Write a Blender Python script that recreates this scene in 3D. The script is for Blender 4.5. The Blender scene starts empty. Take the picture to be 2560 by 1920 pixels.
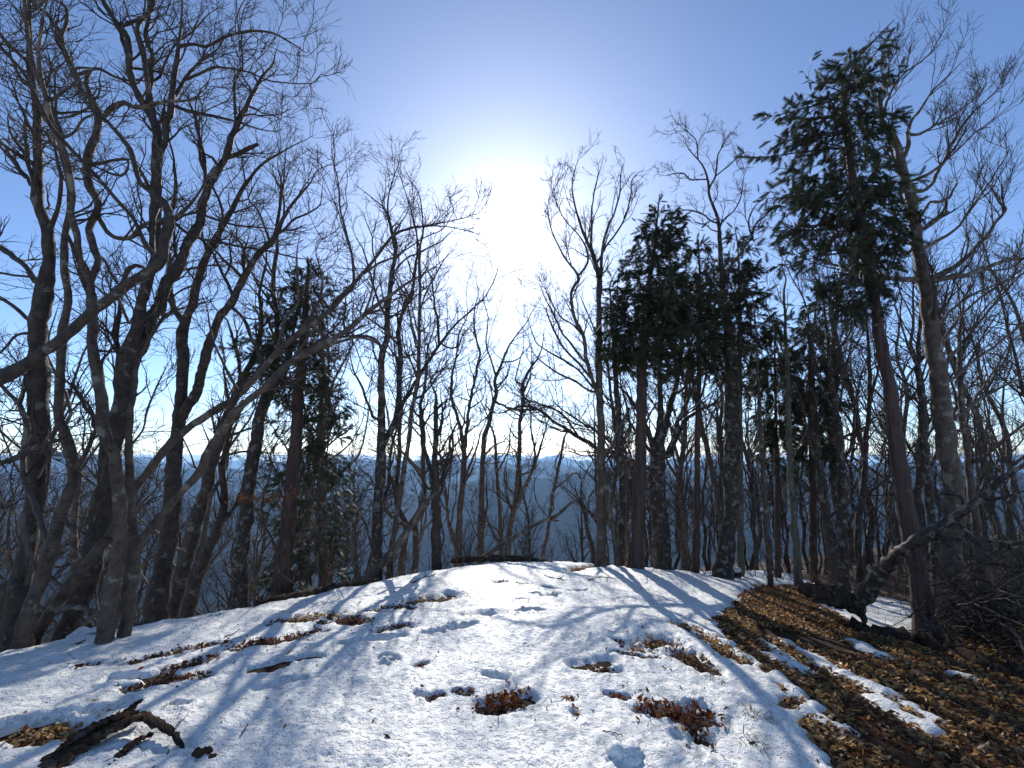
import bpy, math, random
import numpy as np

rng = np.random.default_rng(20240117)
random.seed(7)
R = math.radians
scene = bpy.context.scene
col = scene.collection

# ------------------------------------------------------------------ camera
EYE = np.array([0.0, 0.0, 1.60])          # eye height over the snow at the viewer's feet
PITCH = R(8.67)
FPX = 1180.4                              # focal length in photo pixels (2560 wide), lens 16.6 mm on 36 mm
cam_d = bpy.data.cameras.new('camera')
cam_d.sensor_width = 36.0
cam_d.lens = 16.6
cam_d.clip_start = 0.05
cam_d.clip_end = 60000.0
cam = bpy.data.objects.new('camera', cam_d)
col.objects.link(cam)
cam.location = EYE
cam.rotation_euler = (R(90) + PITCH, 0, 0)
scene.camera = cam

# ------------------------------------------------------------------ sky and sun
SUN_EL, SUN_AZ = R(26.9), R(-0.4)         # azimuth from +Y towards +X
SKY_STRENGTH = 0.15
SUN_STRENGTH = 3.5
EXPOSURE = 0.42
world = bpy.data.worlds.new('World')
scene.world = world
world.use_nodes = True
wn = world.node_tree
wn.nodes.clear()
sky = wn.nodes.new('ShaderNodeTexSky')
sky.sky_type = 'NISHITA'
sky.sun_disc = False
sky.sun_elevation = SUN_EL
sky.sun_rotation = SUN_AZ
sky.altitude = 1500.0
sky.air_density = 0.8
sky.dust_density = 0.8
sky.ozone_density = 4.0
bg = wn.nodes.new('ShaderNodeBackground')
bg.inputs['Strength'].default_value = SKY_STRENGTH
wo = wn.nodes.new('ShaderNodeOutputWorld')
# bright glow round the sun, added by hand to the sky colour
tcw = wn.nodes.new('ShaderNodeTexCoord')
dot = wn.nodes.new('ShaderNodeVectorMath'); dot.operation = 'DOT_PRODUCT'
dot.inputs[1].default_value = (math.sin(SUN_AZ) * math.cos(SUN_EL), math.cos(SUN_AZ) * math.cos(SUN_EL), math.sin(SUN_EL))
wn.links.new(tcw.outputs['Generated'], dot.inputs[0])
mxz = wn.nodes.new('ShaderNodeMath'); mxz.operation = 'MAXIMUM'; mxz.inputs[1].default_value = 0.0
wn.links.new(dot.outputs['Value'], mxz.inputs[0])
glow = None
for power, amp in ((1500.0, 32.0), (220.0, 2.0), (18.0, 1.0)):
    pw = wn.nodes.new('ShaderNodeMath'); pw.operation = 'POWER'; pw.inputs[1].default_value = power
    wn.links.new(mxz.outputs[0], pw.inputs[0])
    ml_ = wn.nodes.new('ShaderNodeMath'); ml_.operation = 'MULTIPLY'; ml_.inputs[1].default_value = amp
    wn.links.new(pw.outputs[0], ml_.inputs[0])
    if glow is None:
        glow = ml_
    else:
        ad_ = wn.nodes.new('ShaderNodeMath'); ad_.operation = 'ADD'
        wn.links.new(glow.outputs[0], ad_.inputs[0]); wn.links.new(ml_.outputs[0], ad_.inputs[1]); glow = ad_
gm = wn.nodes.new('ShaderNodeMix'); gm.data_type = 'RGBA'; gm.blend_type = 'ADD'; gm.inputs[0].default_value = 1.0
gcol = wn.nodes.new('ShaderNodeCombineColor')
for k in range(3):
    wn.links.new(glow.outputs[0], gcol.inputs[k])
wn.links.new(sky.outputs[0], gm.inputs[6]); wn.links.new(gcol.outputs[0], gm.inputs[7])
wn.links.new(gm.outputs[2], bg.inputs['Color'])
wn.links.new(bg.outputs[0], wo.inputs['Surface'])

sun_d = bpy.data.lights.new('sun', 'SUN')
sun_d.energy = SUN_STRENGTH
sun_d.angle = R(0.6)
sun_d.color = (1.0, 0.95, 0.88)
sun = bpy.data.objects.new('sun', sun_d)
col.objects.link(sun)
sun.rotation_euler = (R(90) - SUN_EL, 0, math.pi - SUN_AZ)
sun.location = (0, 0, 30)

scene.view_settings.view_transform = 'Standard'
scene.view_settings.look = 'None'
scene.view_settings.exposure = EXPOSURE
scene.view_settings.gamma = 1.0
scene.view_settings.use_curve_mapping = False
scene.cycles.max_bounces = 6
scene.cycles.diffuse_bounces = 3
scene.cycles.glossy_bounces = 2
scene.cycles.transmission_bounces = 4
scene.cycles.transparent_max_bounces = 8
scene.cycles.use_denoising = True

# ------------------------------------------------------------------ helpers: noise
_tab = np.random.default_rng(5).random((256, 256))


def vnoise(x, y, seed=0):
    x = np.asarray(x, float) + seed * 17.31
    y = np.asarray(y, float) + seed * 9.77
    xi = np.floor(x).astype(int); yi = np.floor(y).astype(int)
    fx = x - xi; fy = y - yi
    fx = fx * fx * (3 - 2 * fx); fy = fy * fy * (3 - 2 * fy)
    a = _tab[xi & 255, yi & 255]; b = _tab[(xi + 1) & 255, yi & 255]
    c = _tab[xi & 255, (yi + 1) & 255]; d = _tab[(xi + 1) & 255, (yi + 1) & 255]
    return (a * (1 - fx) + b * fx) * (1 - fy) + (c * (1 - fx) + d * fx) * fy - 0.5


def fbm(x, y, seed=0, oct=4):
    s = 0; a = 1.0
    for k in range(oct):
        s = s + a * vnoise(np.asarray(x) * 2 ** k, np.asarray(y) * 2 ** k, seed + k * 3)
        a *= 0.5
    return s


def sstep(a, b, x):
    t = np.clip((x - a) / (b - a), 0, 1)
    return t * t * (3 - 2 * t)


# ------------------------------------------------------------------ helpers: lie of the land
_ex = np.array([-60, -20, -10, -6, -4.55, -3.0, -1.6, -0.7, 0.0, 2.0, 4.0, 8.0, 15.0, 60.0])
_ey = np.array([-90, -22, -4, 2.3, 4.45, 6.3, 8.3, 9.3, 9.75, 9.75, 10.6, 12.2, 14.5, 30.0])


def edge_d(x, y):
    """metres beyond the rim of the flat ridge top (negative on top)"""
    e = np.interp(x, _ex, _ey)
    sl = (np.interp(x + 0.3, _ex, _ey) - np.interp(x - 0.3, _ex, _ey)) / 0.6
    return (y - e) / np.sqrt(1 + sl * sl)


def ground(x, y):
    x = np.asarray(x, float); y = np.asarray(y, float)
    yy = np.clip(y, 0, 11)
    z = -0.00487 * yy * yy
    d = edge_d(x, y)
    steep = 0.62 - 0.34 * sstep(1.5, 6.0, x)
    s = 0.35
    z = z - steep * (s * np.logaddexp(0, (d - 0.35) / s))
    # the bank on the right tilts away
    z = z - 0.11 * np.maximum(x - 1.3, 0) * sstep(-3, 1.5, y) * (1 - sstep(9, 25, x))
    z = z + 0.05 * fbm(x * 0.5, y * 0.5, 2, 3) + 0.6 * sstep(4, 40, d) * fbm(x * 0.08, y * 0.08, 4, 3)
    return z


def ray(u, v):
    a = (u - 1280.0) / FPX; b = (960.0 - v) / FPX
    return np.array([a, math.cos(PITCH) - math.sin(PITCH) * b, math.sin(PITCH) + math.cos(PITCH) * b])


_t = np.concatenate([np.linspace(0.8, 14, 5000), np.linspace(14, 60, 2000)])


def hit(u, v):
    """where the sight line through a photo pixel meets the ground"""
    d = ray(u, v)
    p = EYE[None] + _t[:, None] * d[None]
    below = p[:, 2] < ground(p[:, 0], p[:, 1])
    k = int(np.argmax(below)) if below.any() else len(_t) - 1
    q = p[k].copy(); q[2] = float(ground(q[0], q[1]))
    return q


def rim_hit(u, v):
    """like hit, but a sight line that passes over the rim stops there"""
    q = hit(u, v)
    if edge_d(q[0], q[1]) > 0.3:
        d = ray(u, v)
        p = EYE[None] + _t[:, None] * d[None]
        k = int(np.argmax(edge_d(p[:, 0], p[:, 1]) > 0.1))
        q = p[k].copy(); q[2] = float(ground(q[0], q[1]))
    return q


def at(u, v, Y):
    d = ray(u, v)
    return EYE + d * (Y / d[1])


def mpp(u, v, Y):
    """metres per photo pixel at that depth"""
    return (Y / ray(u, v)[1]) / FPX


# ------------------------------------------------------------------ helpers: objects
def tag(o, label=None, cat=None, group=None, kind=None):
    if label: o['label'] = label
    if cat: o['category'] = cat
    if group: o['group'] = group
    if kind: o['kind'] = kind
    return o


def empty(name, loc):
    o = bpy.data.objects.new(name, None)
    o.empty_display_size = 0.2
    o.location = loc
    col.objects.link(o)
    return o


def mesh(name, verts, faces, mat, smooth=True, mat_idx=None):
    """verts (N,3); faces: list of (M,k) int arrays"""
    me = bpy.data.meshes.new(name)
    verts = np.asarray(verts, np.float32)
    fl = [np.asarray(f, np.int32) for f in faces if len(f)]
    me.vertices.add(len(verts))
    me.vertices.foreach_set('co', verts.ravel())
    nl = sum(f.size for f in fl); npol = sum(len(f) for f in fl)
    me.loops.add(nl); me.polygons.add(npol)
    me.loops.foreach_set('vertex_index', np.concatenate([f.ravel() for f in fl]))
    tot = np.concatenate([np.full(len(f), f.shape[1], np.int32) for f in fl])
    st = np.concatenate([[0], np.cumsum(tot)[:-1]]).astype(np.int32)
    me.polygons.foreach_set('loop_start', st)
    me.polygons.foreach_set('loop_total', tot)
    if smooth:
        me.polygons.foreach_set('use_smooth', np.ones(npol, bool))
    mats = mat if isinstance(mat, (list, tuple)) else [mat]
    for m in mats:
        me.materials.append(m)
    if mat_idx is not None:
        me.polygons.foreach_set('material_index', np.asarray(mat_idx, np.int32))
    me.update(calc_edges=True)
    return me


def obj(name, me, parent=None, loc=None):
    o = bpy.data.objects.new(name, me)
    col.objects.link(o)
    if parent is not None:
        o.parent = parent
    if loc is not None:
        o.location = loc
    return o


def norm(v):
    return v / np.maximum(np.linalg.norm(v, axis=-1, keepdims=True), 1e-9)


def tubes(P, Rr, sides, cap=True, lump=0.0):
    """P (N,K,3) centre lines, Rr (N,K) radii -> verts, [quads, ngons]"""
    N, K, _ = P.shape
    T = np.empty_like(P)
    T[:, 1:-1] = P[:, 2:] - P[:, :-2]; T[:, 0] = P[:, 1] - P[:, 0]; T[:, -1] = P[:, -1] - P[:, -2]
    T = norm(T)
    ax = norm(P[:, -1] - P[:, 0])
    ref = np.where(np.abs(ax[:, 2:3]) > 0.75, np.array([[0.3, -1.0, 0.1]]), np.array([[0.1, 0.2, 1.0]]))
    ref = ref[:, None, :]
    U = norm(ref - (ref * T).sum(-1, keepdims=True) * T)
    V = np.cross(T, U)
    a = np.arange(sides) * 2 * math.pi / sides
    rr = Rr[:, :, None] * np.ones(sides)
    if lump:
        rr = rr * (1 + lump * rng.standard_normal((N, K, sides)))
    verts = P[:, :, None] + rr[..., None] * (np.cos(a)[None, None, :, None] * U[:, :, None] + np.sin(a)[None, None, :, None] * V[:, :, None])
    base = (np.arange(N) * K * sides)[:, None, None] + (np.arange(K - 1) * sides)[None, :, None]
    j = np.arange(sides)[None, None]; j2 = (np.arange(sides) + 1)[None, None] % sides
    q = np.stack([base + j, base + j2, base + sides + j2, base + sides + j], -1).reshape(-1, 4)
    faces = [q]
    if cap:
        e = (np.arange(N) * K * sides)[:, None]
        faces.append(e + (K - 1) * sides + np.arange(sides)[None])
        faces.append(e + np.arange(sides)[None, ::-1])
    return verts.reshape(-1, 3), faces


def join(parts):
    """[(verts, [faces..]), ...] -> one verts, faces"""
    vs, by = [], {}
    off = 0
    for v, fs in parts:
        vs.append(v)
        for f in fs:
            if len(f):
                by.setdefault(f.shape[1], []).append(f + off)
        off += len(v)
    return np.concatenate(vs), [np.concatenate(b) for b in by.values()]


def resample(P, W, n):
    """Catmull-Rom through P (k,3) with radii W, n even samples"""
    P = np.asarray(P, float); W = np.asarray(W, float)
    if len(P) == 2:
        P = np.array([P[0], (P[0] + P[1]) / 2, P[1]]); W = np.array([W[0], (W[0] + W[1]) / 2, W[1]])
    Q = np.concatenate([[2 * P[0] - P[1]], P, [2 * P[-1] - P[-2]]])
    out, wo = [], []
    m = 8
    for i in range(len(P) - 1):
        p0, p1, p2, p3 = Q[i], Q[i + 1], Q[i + 2], Q[i + 3]
        for k in range(m):
            t = k / m
            out.append(0.5 * ((2 * p1) + (-p0 + p2) * t + (2 * p0 - 5 * p1 + 4 * p2 - p3) * t * t + (-p0 + 3 * p1 - 3 * p2 + p3) * t ** 3))
            wo.append(W[i] * (1 - t) + W[i + 1] * t)
    out.append(P[-1]); wo.append(W[-1])
    out = np.array(out); wo = np.array(wo)
    s = np.concatenate([[0], np.cumsum(np.linalg.norm(np.diff(out, axis=0), axis=1))])
    ss = np.linspace(0, s[-1], n)
    return np.stack([np.interp(ss, s, out[:, k]) for k in range(3)], 1), np.interp(ss, s, wo), s[-1]


# ------------------------------------------------------------------ helpers: materials
def nodes(name):
    m = bpy.data.materials.new(name)
    m.use_nodes = True
    nt = m.node_tree
    b = nt.nodes['Principled BSDF']
    return m, nt, b


def nd(nt, typ, **kw):
    n = nt.nodes.new(typ)
    for k, v in kw.items():
        if k in n.inputs:
            n.inputs[k].default_value = v
        else:
            setattr(n, k, v)
    return n


def ramp(nt, fac, stops):
    r = nt.nodes.new('ShaderNodeValToRGB')
    el = r.color_ramp.elements
    while len(el) < len(stops):
        el.new(0.5)
    for e, (p, c) in zip(el, stops):
        e.position = p
        e.color = (*c, 1) if len(c) == 3 else c
    nt.links.new(fac, r.inputs[0])
    return r


def bark(name, dark, mid, pale, scale=9.0, stretch=0.35, pale_at=0.62, bump=0.6, rough=0.7, spec=0.35):
    m, nt, b = nodes(name)
    tc = nt.nodes.new('ShaderNodeTexCoord')
    mp = nd(nt, 'ShaderNodeMapping'); mp.inputs['Scale'].default_value = (1, 1, stretch)
    nt.links.new(tc.outputs['Object'], mp.inputs[0])
    n1 = nd(nt, 'ShaderNodeTexNoise', Scale=scale, Detail=6.0, Roughness=0.65)
    nt.links.new(mp.outputs[0], n1.inputs['Vector'])
    n2 = nd(nt, 'ShaderNodeTexNoise', Scale=scale * 0.55, Detail=4.0, Roughness=0.6)
    nt.links.new(tc.outputs['Object'], n2.inputs['Vector'])
    r1 = ramp(nt, n1.outputs[0], [(0.34, dark), (0.58, mid)])
    r2 = ramp(nt, n2.outputs[0], [(pale_at - 0.03, (0, 0, 0)), (pale_at + 0.03, (1, 1, 1))])
    mx = nt.nodes.new('ShaderNodeMix'); mx.data_type = 'RGBA'
    nt.links.new(r2.outputs[0], mx.inputs[0])
    nt.links.new(r1.outputs[0], mx.inputs[6])
    mx.inputs[7].default_value = (*pale, 1)
    nt.links.new(mx.outputs[2], b.inputs['Base Color'])
    b.inputs['Roughness'].default_value = rough
    b.inputs['Specular IOR Level'].default_value = spec
    bp = nd(nt, 'ShaderNodeBump', Strength=bump, Distance=0.02)
    n3 = nd(nt, 'ShaderNodeTexNoise', Scale=scale * 4, Detail=5.0)
    nt.links.new(mp.outputs[0], n3.inputs['Vector'])
    nt.links.new(n3.outputs[0], bp.inputs['Height'])
    nt.links.new(bp.outputs[0], b.inputs['Normal'])
    return m


M = {}
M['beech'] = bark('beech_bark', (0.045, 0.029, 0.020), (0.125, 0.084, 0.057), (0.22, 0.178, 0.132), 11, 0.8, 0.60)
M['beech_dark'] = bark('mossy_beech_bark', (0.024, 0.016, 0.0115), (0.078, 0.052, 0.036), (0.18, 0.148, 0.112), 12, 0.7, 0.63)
M['mottled'] = bark('lichen_mottled_bark', (0.019, 0.0135, 0.0095), (0.066, 0.045, 0.032), (0.19, 0.157, 0.12), 17, 0.5, 0.57)
M['red'] = bark('cypress_bark', (0.032, 0.017, 0.0125), (0.10, 0.055, 0.040), (0.15, 0.098, 0.077), 16, 0.08, 0.68, 0.9)
M['dead'] = bark('weathered_wood', (0.045, 0.034, 0.025), (0.15, 0.118, 0.09), (0.23, 0.19, 0.15), 14, 0.15, 0.62, 0.9, .9, .2)
M['rot'] = bark('rotten_wood', (0.018, 0.011, 0.008), (0.085, 0.054, 0.036), (0.16, 0.115, 0.08), 22, 0.2, 0.60, 1.0, .95, .1)
M['yellow'] = bark('ochre_bark', (0.07, 0.058, 0.036), (0.17, 0.145, 0.095), (0.26, 0.24, 0.19), 11, 0.4, 0.66)


def plain(name, c, var, rough=0.85, scale=3.0):
    m, nt, b = nodes(name)
    tc = nt.nodes.new('ShaderNodeTexCoord')
    n1 = nd(nt, 'ShaderNodeTexNoise', Scale=scale, Detail=3.0)
    nt.links.new(tc.outputs['Object'], n1.inputs['Vector'])
    r1 = ramp(nt, n1.outputs[0], [(0.3, c), (0.7, var)])
    nt.links.new(r1.outputs[0], b.inputs['Base Color'])
    b.inputs['Roughness'].default_value = rough
    b.inputs['Specular IOR Level'].default_value = 0.3
    return m


M['twig'] = plain('twig_bark', (0.040, 0.027, 0.019), (0.095, 0.066, 0.048))
M['twig_grey'] = plain('dry_twig_bark', (0.045, 0.034, 0.025), (0.14, 0.112, 0.086))


def leafy(name, c1, c2, trans, rough=0.6, scale=2.5, spec=0.35):
    m, nt, b = nodes(name)
    tc = nt.nodes.new('ShaderNodeTexCoord')
    geo = nt.nodes.new('ShaderNodeNewGeometry')
    n1 = nd(nt, 'ShaderNodeTexNoise', Scale=scale, Detail=4.0)
    nt.links.new(tc.outputs['Object'], n1.inputs['Vector'])
    ad = nd(nt, 'ShaderNodeMath', operation='ADD')
    ml = nd(nt, 'ShaderNodeMath', operation='MULTIPLY_ADD')
    nt.links.new(geo.outputs['Random Per Island'], ml.inputs[0]); ml.inputs[1].default_value = 0.7; ml.inputs[2].default_value = -0.35
    nt.links.new(n1.outputs[0], ad.inputs[0]); nt.links.new(ml.outputs[0], ad.inputs[1])
    r1 = ramp(nt, ad.outputs[0], [(0.15, c1), (0.85, c2)])
    nt.links.new(r1.outputs[0], b.inputs['Base Color'])
    b.inputs['Roughness'].default_value = rough
    b.inputs['Specular IOR Level'].default_value = spec
    tr = nt.nodes.new('ShaderNodeBsdfTranslucent')
    nt.links.new(r1.outputs[0], tr.inputs[0])
    ms = nt.nodes.new('ShaderNodeMixShader'); ms.inputs[0].default_value = trans
    out = nt.nodes['Material Output']
    nt.links.new(b.outputs[0], ms.inputs[1]); nt.links.new(tr.outputs[0], ms.inputs[2])
    nt.links.new(ms.outputs[0], out.inputs[0])
    return m


M['needle'] = leafy('cypress_foliage', (0.024, 0.030, 0.014), (0.085, 0.088, 0.040), 0.22)
M['leaf_red'] = leafy('russet_dead_leaf', (0.075, 0.018, 0.006), (0.26, 0.085, 0.028), 0.4)
M['leaf_tan'] = leafy('tan_dead_leaf', (0.15, 0.066, 0.020), (0.62, 0.38, 0.15), 0.5, 0.45, 2.5, 0.5)
M['leaf_dark'] = leafy('dark_dead_leaf', (0.045, 0.018, 0.008), (0.17, 0.075, 0.032), 0.25)
M['grass'] = leafy('dry_grass', (0.10, 0.085, 0.035), (0.26, 0.22, 0.11), 0.3)
M['moss'] = leafy('mossy_grass', (0.05, 0.05, 0.015), (0.20, 0.16, 0.06), 0.3)


def snow_mat():
    """old granular snow: pitted crust, a little grit, neutral white"""
    m, nt, b = nodes('old_snow')
    tc = nt.nodes.new('ShaderNodeTexCoord')
    b.inputs['Roughness'].default_value = 0.5
    b.inputs['Specular IOR Level'].default_value = 0.4
    def noise(sc, det, ro, warp=None):
        n = nd(nt, 'ShaderNodeTexNoise', Scale=sc, Detail=det, Roughness=ro)
        nt.links.new(tc.outputs['Object'], n.inputs['Vector'])
        return n
    ng = noise(30.0, 8.0, .75)
    rg = ramp(nt, ng.outputs[0], [(0.30, (0.60, 0.59, 0.56)), (0.42, (0.87, 0.865, 0.815))])
    nt.links.new(rg.outputs[0], b.inputs['Base Color'])
    n0 = noise(7.0, 5.0, .6); n1 = noise(28.0, 4.0, .6); n2 = noise(80.0, 3.0, .7)
    pit = ramp(nt, n1.outputs[0], [(0.30, (0, 0, 0)), (0.47, (1, 1, 1))])
    last = None
    for src, st, di in ((n0.outputs[0], .5, .05), (pit.outputs[0], .75, .012), (n2.outputs[0], .8, .008)):
        bp = nd(nt, 'ShaderNodeBump', Strength=st, Distance=di)
        nt.links.new(src, bp.inputs['Height'])
        if last is not None:
            nt.links.new(last.outputs[0], bp.inputs['Normal'])
        last = bp
    nt.links.new(last.outputs[0], b.inputs['Normal'])
    return m


M['snow'] = snow_mat()


def soil_mat():
    m, nt, b = nodes('leafy_soil')
    tc = nt.nodes.new('ShaderNodeTexCoord')
    n0 = nd(nt, 'ShaderNodeTexNoise', Scale=1.6, Detail=5.0)
    n1 = nd(nt, 'ShaderNodeTexVoronoi', Scale=26.0)
    n2 = nd(nt, 'ShaderNodeTexNoise', Scale=40.0, Detail=6.0)
    for n in (n0, n1, n2):
        nt.links.new(tc.outputs['Object'], n.inputs['Vector'])
    r0 = ramp(nt, n0.outputs[0], [(0.35, (0.028, 0.013, 0.006)), (0.65, (0.080, 0.042, 0.020))])
    mx = nt.nodes.new('ShaderNodeMix'); mx.data_type = 'RGBA'; mx.blend_type = 'MULTIPLY'; mx.inputs[0].default_value = 0.8
    rr = ramp(nt, n1.outputs['Color'], [(0.2, (0.4, 0.4, 0.4)), (0.8, (1.4, 1.3, 1.15))])
    nt.links.new(r0.outputs[0], mx.inputs[6]); nt.links.new(rr.outputs[0], mx.inputs[7])
    nt.links.new(mx.outputs[2], b.inputs['Base Color'])
    b.inputs['Roughness'].default_value = 0.95
    b.inputs['Specular IOR Level'].default_value = 0.2
    bp = nd(nt, 'ShaderNodeBump', Strength=0.9, Distance=0.03)
    nt.links.new(n2.outputs[0], bp.inputs['Height'])
    nt.links.new(bp.outputs[0], b.inputs['Normal'])
    return m


M['soil'] = soil_mat()


def hill_mat():
    m, nt, b = nodes('wooded_hillside')
    tc = nt.nodes.new('ShaderNodeTexCoord')
    n0 = nd(nt, 'ShaderNodeTexNoise', Scale=0.004, Detail=8.0, Roughness=0.65)
    n1 = nd(nt, 'ShaderNodeTexNoise', Scale=0.06, Detail=5.0, Roughness=0.7)
    for n in (n0, n1):
        nt.links.new(tc.outputs['Object'], n.inputs['Vector'])
    r0 = ramp(nt, n0.outputs[0], [(0.35, (0.014, 0.020, 0.014)), (0.62, (0.050, 0.045, 0.040))])
    nt.links.new(r0.outputs[0], b.inputs['Base Color'])
    b.inputs['Roughness'].default_value = 1.0
    b.inputs['Specular IOR Level'].default_value = 0.0
    bp = nd(nt, 'ShaderNodeBump', Strength=1.0, Distance=12.0)
    nt.links.new(n1.outputs[0], bp.inputs['Height'])
    nt.links.new(bp.outputs[0], b.inputs['Normal'])
    return m


M['hill'] = hill_mat()

# ================================================================== THE SETTING
# leaf clumps that have melted into the snow: two ends in the photo, half-width (m), leaves, kind, label
CLUMPS = [
    (408, 1689, 541, 1648, .055, 30, 'r', 'long russet strip of leaves below the leftmost tree shadows, left of the two trough prints'),
    (422, 1712, 512, 1695, .055, 20, 'r', 'short russet leaf strip just under the long russet strip on the left'),
    (307, 1738, 399, 1715, .045, 16, 'd', 'dark leaf strip at the front of a snow trough on the left'),
    (194, 1677, 237, 1671, .03, 7, 'd', 'tiny dark leaf scrap far left, nearest the leftmost tree'),
    (304, 1673, 336, 1668, .03, 7, 'd', 'tiny leaf scrap left of the long russet strip'),
    (365, 1654, 434, 1640, .06, 16, 'd', 'dark leaf tuft with thin stalks above the long russet strip'),
    (451, 1631, 567, 1613, .05, 20, 'r', 'thin leaf strip lying under the twin grey trunks shadow'),
    (588, 1628, 655, 1606, .08, 26, 'r', 'bright russet clump at the left end of the wavy leaf line'),
    (660, 1614, 808, 1582, .06, 34, 'r', 'wavy russet leaf line reaching towards the brown cypress trunk'),
    (675, 1564, 706, 1559, .05, 8, 'd', 'small dark leaf scrap left of the broad leaf mat'),
    (738, 1553, 837, 1543, .13, 46, 't', 'broad mat of brown leaves below the brown cypress trunk'),
    (793, 1565, 813, 1564, .05, 8, 'd', 'little dark leaf knot right under the broad leaf mat'),
    (848, 1552, 918, 1560, .13, 40, 'r', 'reddish leaf clump just right of the broad leaf mat'),
    (947, 1585, 1028, 1570, .07, 26, 'd', 'dark leaf strip above the long straight snow trough'),
    (900, 1538, 944, 1533, .05, 10, 'd', 'small dark leaf sliver left of the two crest leaf mats'),
    (954, 1527, 1020, 1523, .10, 26, 'd', 'left one of the two leaf mats below the forked beech'),
    (1028, 1508, 1129, 1500, .16, 50, 't', 'largest flat leaf mat on the upper snow, below the forked beech'),
    (1042, 1680, 1065, 1671, .03, 5, 'd', 'single dark curled leaf knot in the middle of the snow'),
    (1068, 1762, 1103, 1748, .03, 7, 'd', 'dark curled leaf left of the two nearest small leaf scraps'),
    (1135, 1739, 1171, 1742, .03, 7, 'd', 'snow-dusted leaf scrap above left of the spiky leaf clump'),
    (1212, 1780, 1310, 1756, .075, 42, 'R', 'spiky upright clump of russet leaves in the centre foreground'),
    (1460, 1681, 1530, 1688, .05, 20, 'd', 'dark leaf clump sunk in a hollow right of centre'),
    (1517, 1748, 1570, 1758, .03, 9, 'r', 'small russet leaf pair above the large curled russet clump'),
    (1612, 1790, 1790, 1815, .075, 60, 'R', 'largest clump of curled russet leaves in the right foreground'),
    (1715, 1828, 1757, 1868, .05, 16, 'D', 'dark tail of leaves hanging below the largest russet clump'),
    (1537, 1643, 1641, 1658, .045, 22, 'd', 'narrow dark leaf line right of centre'),
    (1605, 1630, 1668, 1612, .13, 34, 't', 'round leaf patch just above the narrow dark leaf line'),
    (1715, 1645, 1768, 1678, .14, 44, 'd', 'dark round leaf patch beside the leaf-covered bank'),
    (1762, 1594, 1856, 1665, .13, 60, 't', 'long leaf patch between the dark round patch and the bank'),
    (1688, 1566, 1740, 1578, .09, 22, 't', 'thin leaf patch crossed by the longest trunk shadow'),
    (1416, 1758, 1436, 1761, .02, 4, 'r', 'two flat leaves right of the spiky leaf clump'),
    (1434, 1790, 1442, 1797, .015, 2, 'R', 'lone small leaf standing in the snow right of the spiky clump'),
    (1537, 1613, 1555, 1616, .03, 6, 'd', 'tiny leaf scrap left of the round leaf patch'),
    (1235, 1463, 1262, 1460, .04, 8, 'd', 'small leaf scrap on the crest snow below the fallen log'),
    (1425, 1430, 1530, 1418, .14, 46, 't', 'leafy mound at the foot of the pale split stem on the crest'),
    (40, 1862, 172, 1846, .10, 60, 't', 'wet brown leaf hollow in the lower left corner'),
]
TROUGHS = [  # footprints and gouges: ends, width, depth
    (640, 1683, 700, 1668, .08, .06), (722, 1662, 780, 1652, .08, .06), (650, 1733, 700, 1722, .06, .035), (712, 1720, 748, 1710, .06, .045),
    (862, 1618, 1000, 1604, .055, .06), (1066, 1596, 1100, 1589, .05, .04), (1125, 1582, 1183, 1573, .05, .05), (285, 1715, 400, 1702, .08, .055),
    (190, 1805, 315, 1778, .06, .05), (20, 1850, 120, 1822, .10, .08), (1366, 1473, 1395, 1480, .06, .05), (1362, 1500, 1380, 1500, .07, .05),
    (1382, 1494, 1398, 1496, .06, .045), (1330, 1492, 1350, 1494, .06, .045), (1298, 1541, 1312, 1543, .06, .05), (1320, 1536, 1348, 1538, .07, .055),
    (1172, 1548, 1238, 1545, .12, .03), (1425, 1485, 1478, 1484, .05, .045), (955, 1655, 985, 1662, .06, .035), (950, 1673, 972, 1674, .03, .03),
    (430, 1781, 462, 1781, .04, .04), (1445, 1672, 1520, 1662, .10, .035), (1695, 1855, 1745, 1915, .05, .025), (1215, 1697, 1260, 1705, .05, .02),
    (1300, 1510, 1312, 1512, .06, .04), (1040, 1745, 1075, 1757, .03, .02),
]
# the strip of bank where wind and sun have bared the leaf litter
LITTER_PX = [(1900, 1466), (1868, 1492), (1835, 1535), (1805, 1560), (1850, 1610), (1905, 1650), (1962, 1715), (2010, 1785), (2062, 1850), (2120, 1925),
             (2350, 2300), (3600, 2300), (3300, 1640), (2620, 1500), (2480, 1470), (2390, 1530), (2330, 1590), (2240, 1600), (2160, 1575), (2080, 1530), (2020, 1490), (1985, 1462)]
LITTER = np.array([hit(u, v)[:2] for u, v in LITTER_PX])
STRIPS = [(1965, 1604, 2075, 1672, .055), (2075, 1672, 2212, 1733, .05), (1925, 1640, 2000, 1672, .04), (1905, 1600, 1960, 1640, .035), (2195, 1755, 2325, 1826, .05),
          (2278, 1765, 2325, 1800, .035), (2132, 1604, 2206, 1643, .06), (2080, 1515, 2165, 1560, .12), (2010, 1775, 2130, 1835, .02), (2225, 1590, 2246, 1594, .05),
          (2266, 1594, 2350, 1602, .06), (1940, 1690, 2030, 1770, .035), (2385, 1686, 2420, 1690, .04)]
STRIPS = [(hit(a, b)[:2], hit(c, d)[:2], r) for a, b, c, d, r in STRIPS]
CL = [(rim_hit(c[0], c[1])[:2], rim_hit(c[2], c[3])[:2], c[4]) for c in CLUMPS]
TR = [(hit(c[0], c[1])[:2], hit(c[2], c[3])[:2], c[4], c[5]) for c in TROUGHS]


def seg_d(x, y, a, b):
    ab = b - a
    L = max(float(ab @ ab), 1e-6)
    t = np.clip(((x - a[0]) * ab[0] + (y - a[1]) * ab[1]) / L, 0, 1)
    return np.hypot(x - a[0] - t * ab[0], y - a[1] - t * ab[1])


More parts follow.
